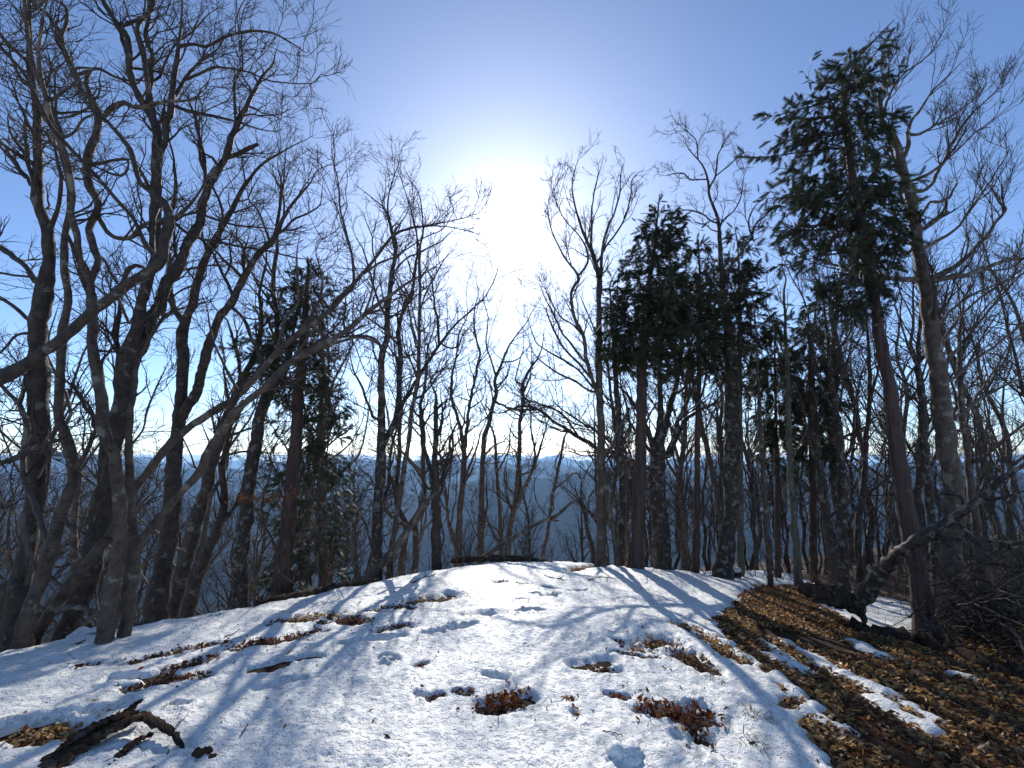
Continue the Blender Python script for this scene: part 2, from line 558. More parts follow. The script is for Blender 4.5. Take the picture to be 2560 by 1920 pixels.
def poly_sd(x, y, P):
    """signed distance, negative inside"""
    d = np.full(np.shape(x), 1e9); ins = np.zeros(np.shape(x), bool)
    n = len(P)
    for i in range(n):
        a, b = P[i], P[(i + 1) % n]
        d = np.minimum(d, seg_d(x, y, a, b))
        c = ((a[1] > y) != (b[1] > y))
        with np.errstate(divide='ignore', invalid='ignore'):
            xi = (b[0] - a[0]) * (y - a[1]) / (b[1] - a[1] if b[1] != a[1] else 1e-9) + a[0]
        ins ^= c & (x < xi)
    return np.where(ins, -d, d)


def snow_depth(x, y):
    x = np.asarray(x, float); y = np.asarray(y, float)
    # streaks drawn out along the bank
    ca, sa = math.cos(R(58)), math.sin(R(58))
    xs = x * ca - y * sa; ys = x * sa + y * ca
    nz = fbm(x * 5.5, y * 5.5, 11, 4)
    nh = fbm(x * 19, y * 19, 15, 3)
    nst = fbm(xs * 9, ys * 2.2, 21, 4)
    base = 0.046 + 0.030 * fbm(x * 0.9, y * 0.9, 31, 3) + 0.022 * fbm(x * 4, y * 4, 41, 4) + 0.016 * fbm(x * 20, y * 20, 51, 3)
    sd = poly_sd(x, y, LITTER) + 0.14 * nst
    for a, b, r in STRIPS:
        sd = np.maximum(sd, r * 1.6 + .10 - seg_d(x, y, a, b) + 0.09 * nst)
    T = -0.035 + (base + 0.035) * sstep(-0.04, 0.22, sd + 0.05 * nh)
    ed = edge_d(x, y)
    # the rim and the slopes beyond hold only patches
    rim = 0.20 + 0.28 * fbm(x * 2.2, y * 2.2, 61, 3) - ed + 2.3 * sstep(0.5, 2.5, x) - 6.0 * sstep(6.2, 7.2, x)
    slope = 0.30 + 1.1 * fbm(x * 0.9, y * 0.9, 71, 4) - 0.3 * sstep(6, 14, ed) - 2.0 * sstep(6.0, 7.0, x)
    far = np.where(ed > 0.5, slope, -1)
    cov = np.maximum(rim, far)
    T = np.minimum(T, -0.035 + (base + 0.035) * sstep(-0.05, 0.18, cov))
    for a, b, r in CL:
        e = seg_d(x, y, a, b) / r
        T = np.minimum(T, -0.02 + (base + 0.02) * sstep(0.1, 1.7, e + 1.3 * nz + 0.7 * nh))
    for a, b, r, dp in TR:
        e = seg_d(x, y, a, b) / r + 0.5 * nz
        T = T - 1.5 * dp * np.exp(-np.maximum(e, 0) ** 4) + 0.22 * dp * np.exp(-((e - 1.45) / 0.35) ** 2) * (1 + 2.5 * nz)
    return T


def polar(n_front, n_back, radii, half=72):
    th = np.concatenate([np.linspace(-half, half, n_front), np.linspace(half, 360 - half, n_back + 2)[1:-1]])
    th = np.radians(th)
    X = radii[:, None] * np.sin(th)[None]; Y = radii[:, None] * np.cos(th)[None]
    nr, nt_ = X.shape
    i = np.arange(nr - 1)[:, None] * nt_; j = np.arange(nt_)[None]; j2 = (np.arange(nt_)[None] + 1) % nt_
    q = np.stack([i + j, i + j2, i + nt_ + j2, i + nt_ + j], -1).reshape(-1, 4)[:, ::-1]
    return X, Y, q


# --- bare ground: one sheet from the viewer's feet down into the valley
rad = np.concatenate([np.geomspace(0.15, 1.6, 10)[:-1], np.geomspace(1.6, 30, 130)[:-1], np.geomspace(30, 420, 40)])
X, Y, q = polar(190, 60, rad)
Z = ground(X, Y)
o = obj('ground', mesh('ground', np.stack([X, Y, Z], -1).reshape(-1, 3), [q], M['soil']))
tag(o, kind='structure')

# --- snow lying on it, with real thickness, holes and footprints
rad = np.concatenate([np.geomspace(0.15, 1.7, 14)[:-1], np.geomspace(1.7, 13.5, 310)[:-1], np.geomspace(13.5, 42, 40)])
X, Y, q = polar(500, 70, rad)
Dp = snow_depth(X, Y)
Z = ground(X, Y) + Dp
keep = (Dp.ravel()[q] > -0.012).any(1)
o = obj('snow', mesh('snow', np.stack([X, Y, Z], -1).reshape(-1, 3), [q[keep]], M['snow']))
tag(o, kind='structure')


def top(x, y):
    """height of whatever one would step on"""
    return float(ground(x, y) + max(float(snow_depth(np.array([x]), np.array([y]))[0]), 0.0))


# --- the mountains across the valley
rad = np.concatenate([np.geomspace(230, 1200, 40)[:-1], np.linspace(1200, 4200, 90)[:-1], np.geomspace(4200, 17000, 70)])
th = np.radians(np.linspace(-72, 72, 330))
rr, tt = np.meshgrid(rad, th, indexing='ij')
X = rr * np.sin(tt); Y = rr * np.cos(tt)
az = np.degrees(tt)


def crest(a, seed, amp, f):
    return amp * fbm(a * f, a * 0 + seed * 3.7, seed, 5)


# far edges seen a little under eye level: (distance, width, azimuth profile of height)
zz = -105 - 330 * sstep(250, 1300, rr) + 60 * fbm(X / 420, Y / 420, 3, 5)
spurs = 1 - 2 * np.abs(fbm(X / 900 + 0.3 * fbm(X / 300, Y / 300, 8, 3), Y / 900, 9, 5))
for dist, wid, h0, amp, f, seed, prof in [
        (1900, 620, -75, 34, .35, 12, ([-60, -25, -12, -8, -4, -1.9, 1, 5, 9, 12, 16, 22, 45, 70], [-95, -70, -60, -50, -5, 46, 18, -8, 18, 38, 22, -8, -18, -40])),
        (3600, 900, -62, 80, .25, 22, ([-60, -30, -15, -6, 0, 6, 14, 30, 70], [10, -25, -15, 5, 0, 8, -10, 5, -20])),
        (6800, 1500, -80, 210, .2, 32, ([-60, -20, 0, 20, 60], [30, 20, -10, -25, 10])),
        (12000, 2600, -95, 420, .16, 42, ([-60, -30, 0, 20, 60], [60, 40, -10, -40, 20]))]:
    h = h0 + np.interp(az, prof[0], prof[1]) + crest(az, seed, amp, f)
    dd = dist * (1 + 0.16 * vnoise(az * 0.09, az * 0, seed + 1))
    g = np.exp(-np.abs((rr - dd) / wid) ** 1.5)
    zz = np.maximum(zz, -440 + (h + 440) * g + 70 * (spurs - 0.6) * g * (1 - g) * 2.2 + 10 * fbm(X / 120, Y / 120, seed, 3) * g)
nr, nth = X.shape
i = np.arange(nr - 1)[:, None] * nth; j = np.arange(nth - 1)[None]
q = np.stack([i + j, i + j + 1, i + nth + j + 1, i + nth + j], -1).reshape(-1, 4)[:, ::-1]
o = obj('hills', mesh('hills', np.stack([X, Y, zz], -1).reshape(-1, 3), [q], M['hill']))
tag(o, kind='structure')

# --- the air between: an even haze round everything
b = 18000.0
hv = np.array([[x, y, z] for z in (-620, 24) for y in (-2000, b) for x in (-b, b)], float)
hf = np.array([[0, 2, 3, 1], [4, 5, 7, 6], [0, 1, 5, 4], [2, 6, 7, 3], [0, 4, 6, 2], [1, 3, 7, 5]])
hm = bpy.data.materials.new('haze_air')
hm.use_nodes = True
hn = hm.node_tree
hn.nodes.clear()
pv = hn.nodes.new('ShaderNodeVolumePrincipled')
pv.inputs['Color'].default_value = (0.36, 0.62, 1.0, 1)
pv.inputs['Density'].default_value = 1.05e-4
pv.inputs['Anisotropy'].default_value = 0.5
ho = hn.nodes.new('ShaderNodeOutputMaterial')
hn.links.new(pv.outputs[0], ho.inputs['Volume'])
haze = obj('haze', mesh('haze', hv, [hf], hm, smooth=False))
tag(haze, kind='stuff')

# ================================================================== TREES
def grow(P, Rr, L, spacing, lmin, lmax, K, ang, wig, up, rr, rmin, tmin=0.2, tmax=1.0, jag=0.0, bias=None, most=None):
    """side shoots on branches P (N,k,3): returns their centre lines, radii, lengths"""
    N, k, _ = P.shape
    cnt = np.maximum(rng.poisson(np.maximum(L * (tmax - tmin) / spacing, 0.01)), 1)
    if most:
        cnt = np.minimum(cnt, most)
    idx = np.repeat(np.arange(N), cnt)
    n = len(idx)
    t = tmin + (tmax - tmin) * rng.random(n) ** 0.85
    f = t * (k - 1); i0 = np.minimum(f.astype(int), k - 2); fr = (f - i0)[:, None]
    p = P[idx, i0] * (1 - fr) + P[idx, i0 + 1] * fr
    T = norm(P[idx, i0 + 1] - P[idx, i0])
    pr = Rr[idx, i0] * (1 - fr[:, 0]) + Rr[idx, i0 + 1] * fr[:, 0]
    q = norm(np.cross(T, rng.standard_normal((n, 3))))
    if bias is not None:
        q = norm(q + np.asarray(bias)[None] * 0.9)
    a = np.radians(rng.uniform(ang[0], ang[1], n))[:, None]
    d = norm(np.cos(a) * T + np.sin(a) * q)
    ln = rng.uniform(lmin, lmax, n) * (1.15 - 0.6 * t)
    ln = np.minimum(ln, np.maximum(L[idx] * 0.75, lmin * 0.6))
    out = np.empty((n, K, 3)); out[:, 0] = p
    step = (ln / (K - 1))[:, None]
    cur = p
    for s in range(1, K):
        d = norm(d + wig * rng.standard_normal((n, 3)) + np.array([0, 0, up]))
        cur = cur + d * step * rng.uniform(0.7, 1.3, (n, 1))
        out[:, s] = cur
    r0 = np.clip(pr * rr, rmin * 1.3, ln * 0.03 + rmin)
    rad_ = r0[:, None] * (1 - np.linspace(0, 1, K)[None]) + rmin * np.linspace(0, 1, K)[None]
    return out, rad_, ln


def crown_parts(stems, sc, dens=1.0, up=0.10, wig=0.22, rmin=0.0020, bias=None, tmin=0.3, levels=3, ang=(28, 70)):
    """stems: list of (P(k,3), R(k), L, tmin) -> tubes of all side shoots"""
    res = []
    K0 = 24
    P = np.stack([resample(s[0], s[1], K0)[0] for s in stems]); W = np.stack([resample(s[0], s[1], K0)[1] for s in stems])
    L = np.array([s[2] for s in stems])
    p1, r1, l1 = [], [], []
    for s in range(len(stems)):
        a, b, c = grow(P[s:s + 1], W[s:s + 1], L[s:s + 1], 0.225 * sc / dens, 0.40 * sc, 1.35 * sc, 8, ang, wig * .8, up, 0.5, rmin * 1.5, stems[s][3], 1.0, bias=bias)
        p1.append(a); r1.append(b); l1.append(c)
    p1 = np.concatenate(p1); r1 = np.concatenate(r1); l1 = np.concatenate(l1)
    res.append(tubes(p1, r1, 4, cap=False))
    for s in range(len(stems)):                        # snapped spurs along the limbs
        a, b, c = grow(P[s:s + 1], W[s:s + 1], L[s:s + 1], 0.45 * sc, 0.03 * sc, 0.13 * sc, 3, (40, 85), .15, .05, .42, rmin * 2.5, .25, .95)
        b[:, -1] = b[:, 0] * .6
        res.append(tubes(a, b, 4))
    p2, r2, l2 = grow(p1, r1, l1, 0.098 * sc, 0.16 * sc, 0.55 * sc, 5, (22, 58), wig * .9, up * 0.8, 0.62, rmin, 0.15, 1.0, bias=bias)
    res.append(tubes(p2, r2, 3, cap=False))
    if levels > 2:
        p3, r3, l3 = grow(p2, r2, l2, 0.085 * sc, 0.08 * sc, 0.30 * sc, 3, (22, 55), wig * .9, up * 0.6, 0.8, rmin * 0.8, 0.2, 1.0)
        res.append(tubes(p3, r3, 3, cap=False))
    return join(res)


N_TRI = [0]


def traced(pts, Y, dep=None, sway=0.0):
    """photo polyline (u, v, width px) -> world points and radii at depth Y (+ a drift in depth)"""
    n = len(pts)
    s = np.concatenate([[0], np.cumsum([math.hypot(pts[i + 1][0] - pts[i][0], pts[i + 1][1] - pts[i][1]) for i in range(n - 1)])])
    s = s / s[-1]
    P, W = [], []
    for i, (u, v, w) in enumerate(pts):
        y = Y + (dep or 0.0) * s[i] + sway * math.sin(s[i] * 7.0)
        P.append(at(u, v, y))
        j0, j1 = max(i - 1, 0), min(i + 1, n - 1)
        du, dv = abs(pts[j1][0] - pts[j0][0]), abs(pts[j1][1] - pts[j0][1])
        W.append(0.5 * w * mpp(u, v, y) * .93 * max(du, dv) / max(math.hypot(du, dv), 1e-6))     # widths were read across, not square to the limb
    return np.array(P), np.array(W)


def limb_mesh(P, W, L, sides, lump, org, mat, kink=.17):
    n = int(np.clip(L / 0.06, 6, 90))
    m = int(np.clip(L / 0.16, 5, 40))                 # kinks and knots before the fine line
    Q, w, _ = resample(P, W, m)
    Q[1:-1] += rng.standard_normal((m - 2, 3)) * (w[1:-1, None] * kink + 0.003)
    w[1:] = w[1:] * (1 + 0.35 * kink * rng.standard_normal(m - 1))
    Q, w, _ = resample(Q, w, n)
    Q[1:-1] += (rng.standard_normal((n - 2, 3)) * w[1:-1, None] * 0.06)
    w = w * (1 + 0.05 * rng.standard_normal(n))
    v, f = tubes(Q[None] - org, w[None], sides, True, lump)
    return mesh('limb', v, f, mat)


def dense(pts, ys):
    out = []
    for i in range(len(pts) - 1):
        for k in range(6):
            t = k / 6
            out.append((pts[i][0] * (1 - t) + pts[i + 1][0] * t, pts[i][1] * (1 - t) + pts[i + 1][1] * t, ys[i] * (1 - t) + ys[i + 1] * t))
    out.append((pts[-1][0], pts[-1][1], ys[-1]))
    return out


def fine_tip(P, W, rmin, sc):
    """run the last stretch out into a fine shoot"""
    d = norm((P[-1] - P[-2])[None])[0]
    w0 = W[-1]
    ln = np.clip(w0 * 45, .15, .8) * sc
    add, ww = [], []
    cur = P[-1]
    for k in range(1, 5):
        d = norm((d + .22 * rng.standard_normal(3) + np.array([0, 0, .08]))[None])[0]
        cur = cur + d * ln / 4
        add.append(cur); ww.append(max(w0 * (1 - k / 4) ** .8, rmin))
    return np.concatenate([P, add]), np.concatenate([W, ww])


def bare_tree(name, label, pts, limbs=(), Y=None, mat='beech', sc=1.0, dens=1.0, up=0.10, wig=0.22, tmin=0.35, rmin=0.0020, group=None, bias=None,
              cat='tree', sway=0.05, levels=3, seed=None, crown=True, ang=(28, 70), limb_t=0.15, drift=(-.45, .55)):
    if Y is None:
        Y = float(hit(pts[0][0], pts[0][1])[1])
        if Y > 10.0:
            Y = 9.3
    P, W = traced(pts, Y, 0.0, sway)
    if crown:
        P, W = fine_tip(P, W, rmin, sc)
    gz = float(ground(P[0, 0], P[0, 1]))
    if P[0, 2] - gz > 0.02:      # the foot stands below the rim: carry the trunk down to the slope
        d = P[0] - P[1]; d = d / abs(d[2])
        dz = P[0, 2] - gz + 0.12
        foot = P[0] + np.array([d[0] * 0.4, d[1] * 0.4, -1.0]) * dz
        P = np.concatenate([[foot], P]); W = np.concatenate([[W[0] * 1.25], W])
    else:
        P = np.concatenate([[P[0] + np.array([0, 0, -0.15])], P]); W = np.concatenate([[W[0] * 1.15], W])
    org = np.array([P[0, 0], P[0, 1], gz])
    root = empty(name, org)
    tag(root, label, cat, group)
    L = float(np.linalg.norm(np.diff(P, axis=0), axis=1).sum())
    stems = [(P, W, L, tmin)]
    obj('trunk', limb_mesh(P, W, L, 14, 0.035, org, M[mat], .07), root)
    allp = dense(pts, P[1:1 + len(pts), 1])
    for lp in limbs:
        u0, v0 = lp[0][0], lp[0][1]
        near = min(allp, key=lambda a: (a[0] - u0) ** 2 + (a[1] - v0) ** 2)
        y0 = near[2]
        if math.hypot(near[0] - u0, near[1] - v0) > 3:      # grow out of the stem it belongs to
            lp = [(near[0], near[1], lp[0][2] * 1.15)] + list(lp)
        ext = math.hypot(lp[-1][0] - u0, lp[-1][1] - v0) * mpp(u0, v0, Y)
        dep = float(rng.uniform(*drift)) * ext
        p, w = traced(lp, y0, dep, sway * 0.5)
        w = np.maximum(w, rmin)
        if crown and lp[-1][2] < 9.5:
            p, w = fine_tip(p, w, rmin, sc)
        ll = float(np.linalg.norm(np.diff(p, axis=0), axis=1).sum())
        stems.append((p, w, ll, limb_t))
        obj('limb', limb_mesh(p, w, ll, 9, 0.03, org, M[mat]), root)
        n = len(lp)
        allp += dense(lp, p[:n, 1])
    if crown:
        v, f = crown_parts(stems, sc, dens, up, wig, rmin, bias, tmin, levels, ang)
        N_TRI[0] += sum(len(x) * (x.shape[1] - 2) for x in f)
        c = obj('crown', mesh('crown', v - org, f, M['twig']), root)
        c['kind'] = 'stuff'
    return root


# ---------------- the left-hand group
bare_tree('beech_tree', 'thick dark trunk at the far left edge behind the leaning grey stems',
    [(25, 1620, 58), (55, 1440, 44), (85, 1250, 38), (92, 1100, 42), (98, 960, 48), (95, 860, 36), (105, 770, 42), (115, 710, 38), (122, 655, 25), (122, 600, 30), (105, 545, 26), (90, 490, 28), (92, 420, 22), (95, 330, 20), (88, 250, 18), (75, 180, 14), (72, 90, 12), (68, -30, 9)],
    [[(98, 706, 20), (72, 676, 19), (30, 640, 17), (0, 616, 16), (-60, 590, 13)],
     [(75, 800, 12), (43, 770, 11), (0, 746, 11), (-60, 725, 8)],
     [(128, 575, 16), (139, 540, 11), (150, 500, 10), (152, 440, 9), (140, 380, 7)],
     [(85, 470, 12), (55, 430, 10), (25, 385, 9), (-20, 330, 7)], [(62, 445, 10), (30, 400, 10), (0, 365, 8), (-40, 330, 6)],
     [(60, 210, 10), (30, 150, 9), (0, 115, 8), (-40, 80, 6)], [(75, 155, 12), (40, 130, 9), (0, 90, 8)],
     [(80, 835, 9), (50, 830, 8), (20, 860, 8), (0, 880, 8), (-30, 905, 6)]],
    Y=5.3, mat='beech_dark', sc=.95, dens=1.15, wig=.26, tmin=.5)
bare_tree('beech_tree', 'slender stem at the far left that bends right then climbs straight up',
    [(55, 1615, 46), (85, 1500, 36), (120, 1390, 35), (152, 1290, 31), (178, 1210, 28), (185, 1170, 25), (165, 1100, 24), (152, 1060, 22), (148, 960, 21), (155, 850, 20), (168, 750, 18), (160, 655, 18), (165, 575, 16), (178, 500, 14), (160, 410, 16), (150, 345, 16), (130, 270, 16), (105, 210, 14), (80, 160, 12), (70, 100, 10), (62, 10, 9), (55, -60, 7)],
    [[(185, 1180, 16), (215, 1130, 12), (240, 1060, 8), (220, 1010, 5)], [(128, 1380, 16), (100, 1300, 14), (75, 1240, 13), (58, 1180, 13), (60, 1110, 14), (65, 1050, 14), (45, 1010, 14), (10, 975, 12), (0, 960, 10), (-40, 930, 8)],
     [(45, 1005, 8), (55, 985, 6), (60, 950, 5)], [(160, 1290, 11), (205, 1330, 10), (235, 1250, 8), (262, 1175, 5)],
     [(150, 350, 10), (185, 330, 8), (215, 290, 7), (255, 283, 5)]],
    Y=4.75, mat='beech', sc=.9, dens=1.1, wig=.26, tmin=.5)
bare_tree('beech_tree', 'smooth grey stem leaning far right across the trunks from the lower left corner',
    [(75, 1615, 38), (120, 1540, 36), (180, 1460, 37), (235, 1385, 34), (275, 1335, 29), (300, 1290, 26), (345, 1210, 26), (410, 1130, 28), (470, 1070, 25), (545, 1020, 24), (600, 985, 23), (640, 940, 22), (690, 885, 21), (727, 850, 20), (779, 813, 19), (825, 772, 17), (886, 711, 14), (909, 682, 12), (958, 619, 10), (981, 590, 8), (1000, 560, 5)],
    [[(690, 885, 11), (700, 840, 10), (712, 800, 9), (745, 760, 8), (748, 700, 6), (742, 660, 5)],
     [(727, 850, 12), (770, 800, 9), (800, 745, 7), (806, 690, 6), (790, 640, 4)],
     [(886, 711, 9), (880, 650, 7), (870, 600, 6), (850, 520, 5), (845, 450, 4), (830, 395, 3)],
     [(909, 685, 8), (945, 660, 7), (990, 640, 5), (1050, 600, 4), (1110, 570, 3)],
     [(600, 985, 9), (570, 930, 8), (545, 880, 6), (520, 800, 5)],
     [(825, 772, 8), (850, 740, 6), (890, 700, 4)]],
    Y=5.0, mat='beech', sc=.8, dens=1.0, wig=.25, tmin=.55)
bare_tree('beech_tree', 'pale S-bent trunk with a knot hole standing at the snow edge on the left',
    [(262, 1590, 44), (275, 1500, 39), (284, 1440, 36), (301, 1340, 31), (297, 1250, 31), (291, 1165, 27), (280, 1130, 28), (265, 1105, 30), (255, 1045, 28), (247, 960, 27), (236, 890, 25), (231, 850, 23), (232, 800, 22), (225, 740, 24), (222, 705, 24)],
    [[(218, 705, 18), (203, 650, 17), (192, 610, 16), (186, 560, 15), (176, 520, 14), (182, 480, 15), (170, 420, 15), (155, 360, 15), (128, 300, 14), (112, 250, 12), (100, 190, 10), (96, 120, 8), (110, 40, 6)],
     [(230, 705, 18), (246, 665, 17), (242, 640, 17), (226, 610, 20), (223, 580, 20), (232, 550, 20), (247, 530, 20), (249, 505, 20), (231, 480, 22), (214, 440, 22), (214, 400, 20), (231, 360, 20), (243, 320, 20), (254, 295, 20), (240, 270, 18), (208, 230, 18), (185, 185, 17), (162, 130, 16), (150, 95, 15), (136, 58, 13), (115, 35, 12), (81, 5, 10), (50, -40, 8)],
     [(254, 295, 16), (275, 275, 16), (304, 258, 14), (347, 270, 12), (376, 260, 11), (434, 257, 8)],
     [(185, 190, 11), (200, 190, 10), (230, 173, 9), (265, 173, 8), (290, 195, 8), (305, 202, 7), (340, 198, 5)],
     [(157, 92, 9), (168, 50, 9), (165, 20, 7), (140, 0, 6)], [(215, 275, 8), (190, 285, 7), (150, 296, 5)],
     [(245, 540, 14), (265, 575, 14), (300, 600, 13), (330, 590, 13), (360, 565, 12), (385, 555, 12), (410, 550, 10)],
     [(232, 620, 7), (255, 640, 7), (280, 690, 8), (290, 700, 8), (310, 730, 6)],
     [(250, 415, 9), (265, 400, 8), (310, 400, 8), (320, 395, 7), (318, 430, 7), (300, 440, 6), (260, 430, 6)],
     [(225, 180, 10), (215, 205, 10), (240, 260, 10), (250, 290, 10)], [(122, 260, 9), (145, 240, 8), (185, 205, 7)]],
    Y=4.6, mat='beech', sc=.85, dens=1.1, wig=.27, limb_t=.25)
bare_tree('beech_tree', 'straight twin of the pale trunk on its right, one limb reaching over the cypress',
    [(312, 1572, 30), (320, 1500, 33), (330, 1420, 35), (333, 1370, 30), (325, 1320, 26), (322, 1270, 25), (320, 1200, 21), (325, 1100, 17), (329, 1020, 14), (335, 960, 12), (350, 900, 10), (370, 850, 8)],
    [[(332, 1375, 28), (375, 1320, 27), (430, 1260, 25), (500, 1170, 25), (545, 1090, 24), (590, 1030, 24), (650, 980, 27), (712, 914, 24), (770, 879, 22), (802, 865, 18), (866, 827, 16), (915, 784, 14), (964, 746, 12), (1010, 715, 9), (1050, 690, 6)],
     [(866, 827, 9), (905, 790, 7), (925, 740, 6), (935, 690, 5), (940, 640, 3)], [(712, 914, 10), (760, 860, 9), (800, 800, 7), (850, 770, 5)],
     [(915, 784, 8), (960, 770, 6), (1000, 740, 4)], [(802, 865, 9), (860, 850, 7), (905, 843, 7), (950, 862, 6), (960, 880, 5)],
     [(335, 1110, 6), (365, 1060, 6), (372, 1010, 6), (395, 960, 5)]],
    Y=4.8, mat='beech', sc=.8, dens=.9, wig=.25, tmin=.6, drift=(-.12, .06))
bare_tree('beech_tree', 'tree rooted out of sight at left whose heavy limb sweeps across the left trunks',
    [(-430, 1740, 74), (-380, 1420, 60), (-260, 1110, 50), (-120, 985, 44), (0, 945, 41), (110, 880, 35), (162, 842, 33), (231, 781, 35), (275, 749, 35), (304, 717, 33), (347, 697, 30), (390, 665, 31), (405, 642, 29), (414, 595, 28), (425, 552, 27), (415, 520, 23), (400, 490, 19), (362, 475, 15), (340, 430, 14), (327, 380, 14), (300, 340, 13), (262, 298, 12)],
    [[(376, 640, 15), (367, 619, 13), (347, 567, 13), (318, 529, 12), (272, 478, 12), (231, 428, 12), (203, 396, 12), (162, 362, 12), (130, 318, 12), (100, 260, 12), (85, 220, 11), (60, 180, 10), (20, 140, 9), (-20, 100, 7)],
     [(425, 552, 16), (455, 530, 12), (475, 512, 10), (500, 480, 7), (520, 440, 5)],
     [(300, 715, 16), (320, 680, 14), (330, 662, 12), (360, 668, 10)], [(395, 655, 14), (385, 640, 13), (380, 600, 14), (382, 560, 16), (395, 520, 14)],
     [(275, 752, 8), (250, 725, 7), (215, 700, 6), (170, 675, 5)], [(305, 745, 8), (310, 790, 8), (318, 810, 8), (345, 805, 6)],
     [(-30, 950, 15), (-10, 1010, 14), (-90, 1180, 15)], [(-100, 1190, 16), (0, 1160, 16), (60, 1135, 15), (110, 1110, 13), (165, 1095, 10)]],
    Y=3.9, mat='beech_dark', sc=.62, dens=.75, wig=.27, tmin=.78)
bare_tree('beech_tree', 'massive black leaning trunk forking into two tall stems behind the pale S-bent trunk',
    [(160, 1595, 44), (190, 1530, 50), (222, 1440, 52), (240, 1360, 52), (248, 1300, 50), (262, 1240, 48), (270, 1160, 42), (290, 1075, 48), (310, 990, 49), (315, 960, 50), (320, 920, 53), (326, 880, 46), (335, 845, 32), (345, 800, 28), (358, 750, 26), (372, 700, 26), (385, 650, 25), (393, 600, 25), (388, 540, 26), (392, 480, 26), (390, 410, 24), (392, 350, 24), (385, 304, 21), (365, 275, 19), (345, 235, 17), (327, 190, 16), (325, 140, 16), (318, 95, 15), (290, 55, 12), (260, 10, 10), (245, -40, 8)],
    [[(328, 900, 38), (355, 850, 35), (380, 790, 34), (408, 735, 32), (440, 680, 30), (475, 610, 27), (498, 550, 25), (515, 495, 22), (521, 470, 21), (550, 415, 20), (579, 350, 18), (600, 300, 16), (625, 255, 14), (654, 195, 10), (680, 165, 6)],
     [(562, 400, 13), (600, 380, 12), (645, 360, 10)], [(395, 400, 18), (417, 318, 17), (425, 260, 17), (434, 217, 14), (442, 145, 12), (448, 115, 10), (452, 90, 8)],
     [(448, 115, 10), (465, 110, 8), (520, 112, 8), (580, 85, 7), (640, 78, 6), (700, 90, 5), (760, 130, 3)],
     [(425, 260, 13), (450, 225, 12), (470, 185, 10), (500, 155, 8), (530, 135, 6)], [(470, 200, 8), (520, 170, 7), (560, 170, 6), (620, 180, 5), (690, 205, 4), (780, 208, 2)],
     [(385, 300, 14), (378, 240, 13), (365, 180, 12), (350, 100, 11), (345, 60, 11), (380, 20, 10), (385, -30, 8)],
     [(327, 150, 12), (300, 80, 11), (275, 30, 10), (250, -20, 7)], [(318, 60, 10), (350, 45, 10), (375, 25, 9), (372, -20, 7)],
     [(365, 275, 12), (380, 190, 12), (378, 140, 11), (365, 100, 10), (372, 40, 9), (388, 0, 8)],
     [(435, 265, 9), (475, 280, 8), (540, 290, 7), (590, 305, 5), (640, 322, 4)], [(515, 500, 8), (512, 430, 9), (505, 370, 8), (490, 300, 7), (468, 245, 5)],
     [(505, 430, 6), (500, 340, 5), (488, 270, 4), (500, 230, 4)], [(395, 200, 7), (430, 120, 6), (455, 100, 6), (500, 60, 5), (530, 30, 3)],
     [(355, 850, 12), (385, 830, 8), (420, 760, 6)], [(345, 905, 14), (375, 850, 10), (405, 790, 8), (420, 785, 6)],
     [(312, 930, 12), (295, 880, 12), (290, 840, 12), (302, 780, 10), (300, 740, 8)],
     [(425, 560, 8), (480, 530, 7), (540, 550, 6), (600, 565, 5), (660, 570, 4)], [(445, 570, 9), (490, 590, 8), (560, 610, 7), (640, 622, 6), (720, 640, 4)],
     [(592, 330, 6), (585, 240, 7), (590, 190, 6), (607, 170, 5), (605, 110, 4)]],
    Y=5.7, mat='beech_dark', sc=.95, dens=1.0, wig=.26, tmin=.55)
bare_tree('beech_tree', 'dark forked trunk standing between the pale twin trunks and the brown cypress',
    [(385, 1555, 60), (402, 1440, 50), (425, 1340, 42), (432, 1250, 41), (437, 1150, 37), (450, 1060, 33), (455, 960, 29), (457, 880, 27), (457, 810, 27), (470, 790, 22), (478, 770, 20), (492, 711, 20), (509, 654, 19), (535, 610, 18), (550, 575, 17), (573, 538, 15), (600, 485, 13), (620, 450, 11), (650, 415, 9), (690, 390, 7), (725, 368, 4)],
    [[(450, 800, 18), (440, 780, 18), (428, 730, 17), (425, 690, 16), (418, 640, 16), (412, 590, 13), (425, 540, 11), (440, 480, 9), (436, 420, 7)],
     [(452, 1055, 26), (480, 990, 27), (495, 955, 25), (521, 870, 25), (541, 807, 24), (579, 755, 23), (608, 697, 22), (640, 645, 20), (683, 596, 18), (715, 532, 12), (756, 480, 8), (778, 452, 5)],
     [(690, 590, 11), (710, 575, 10), (728, 555, 9)], [(683, 596, 9), (695, 550, 7), (705, 490, 6), (710, 440, 4)], [(675, 600, 8), (660, 560, 6), (640, 520, 5)],
     [(585, 750, 9), (565, 700, 9), (545, 660, 8), (535, 640, 7)], [(565, 690, 6), (580, 660, 6), (575, 630, 5)], [(620, 655, 8), (608, 620, 6), (590, 590, 5)],
     [(585, 770, 9), (610, 800, 9), (632, 850, 10), (650, 900, 8)], [(492, 711, 7), (470, 720, 6), (440, 735, 5)], [(550, 575, 9), (555, 530, 7), (535, 470, 6), (505, 420, 4)]],
    Y=7.0, mat='beech_dark', sc=1.1, dens=1.0, wig=.25, tmin=.55)
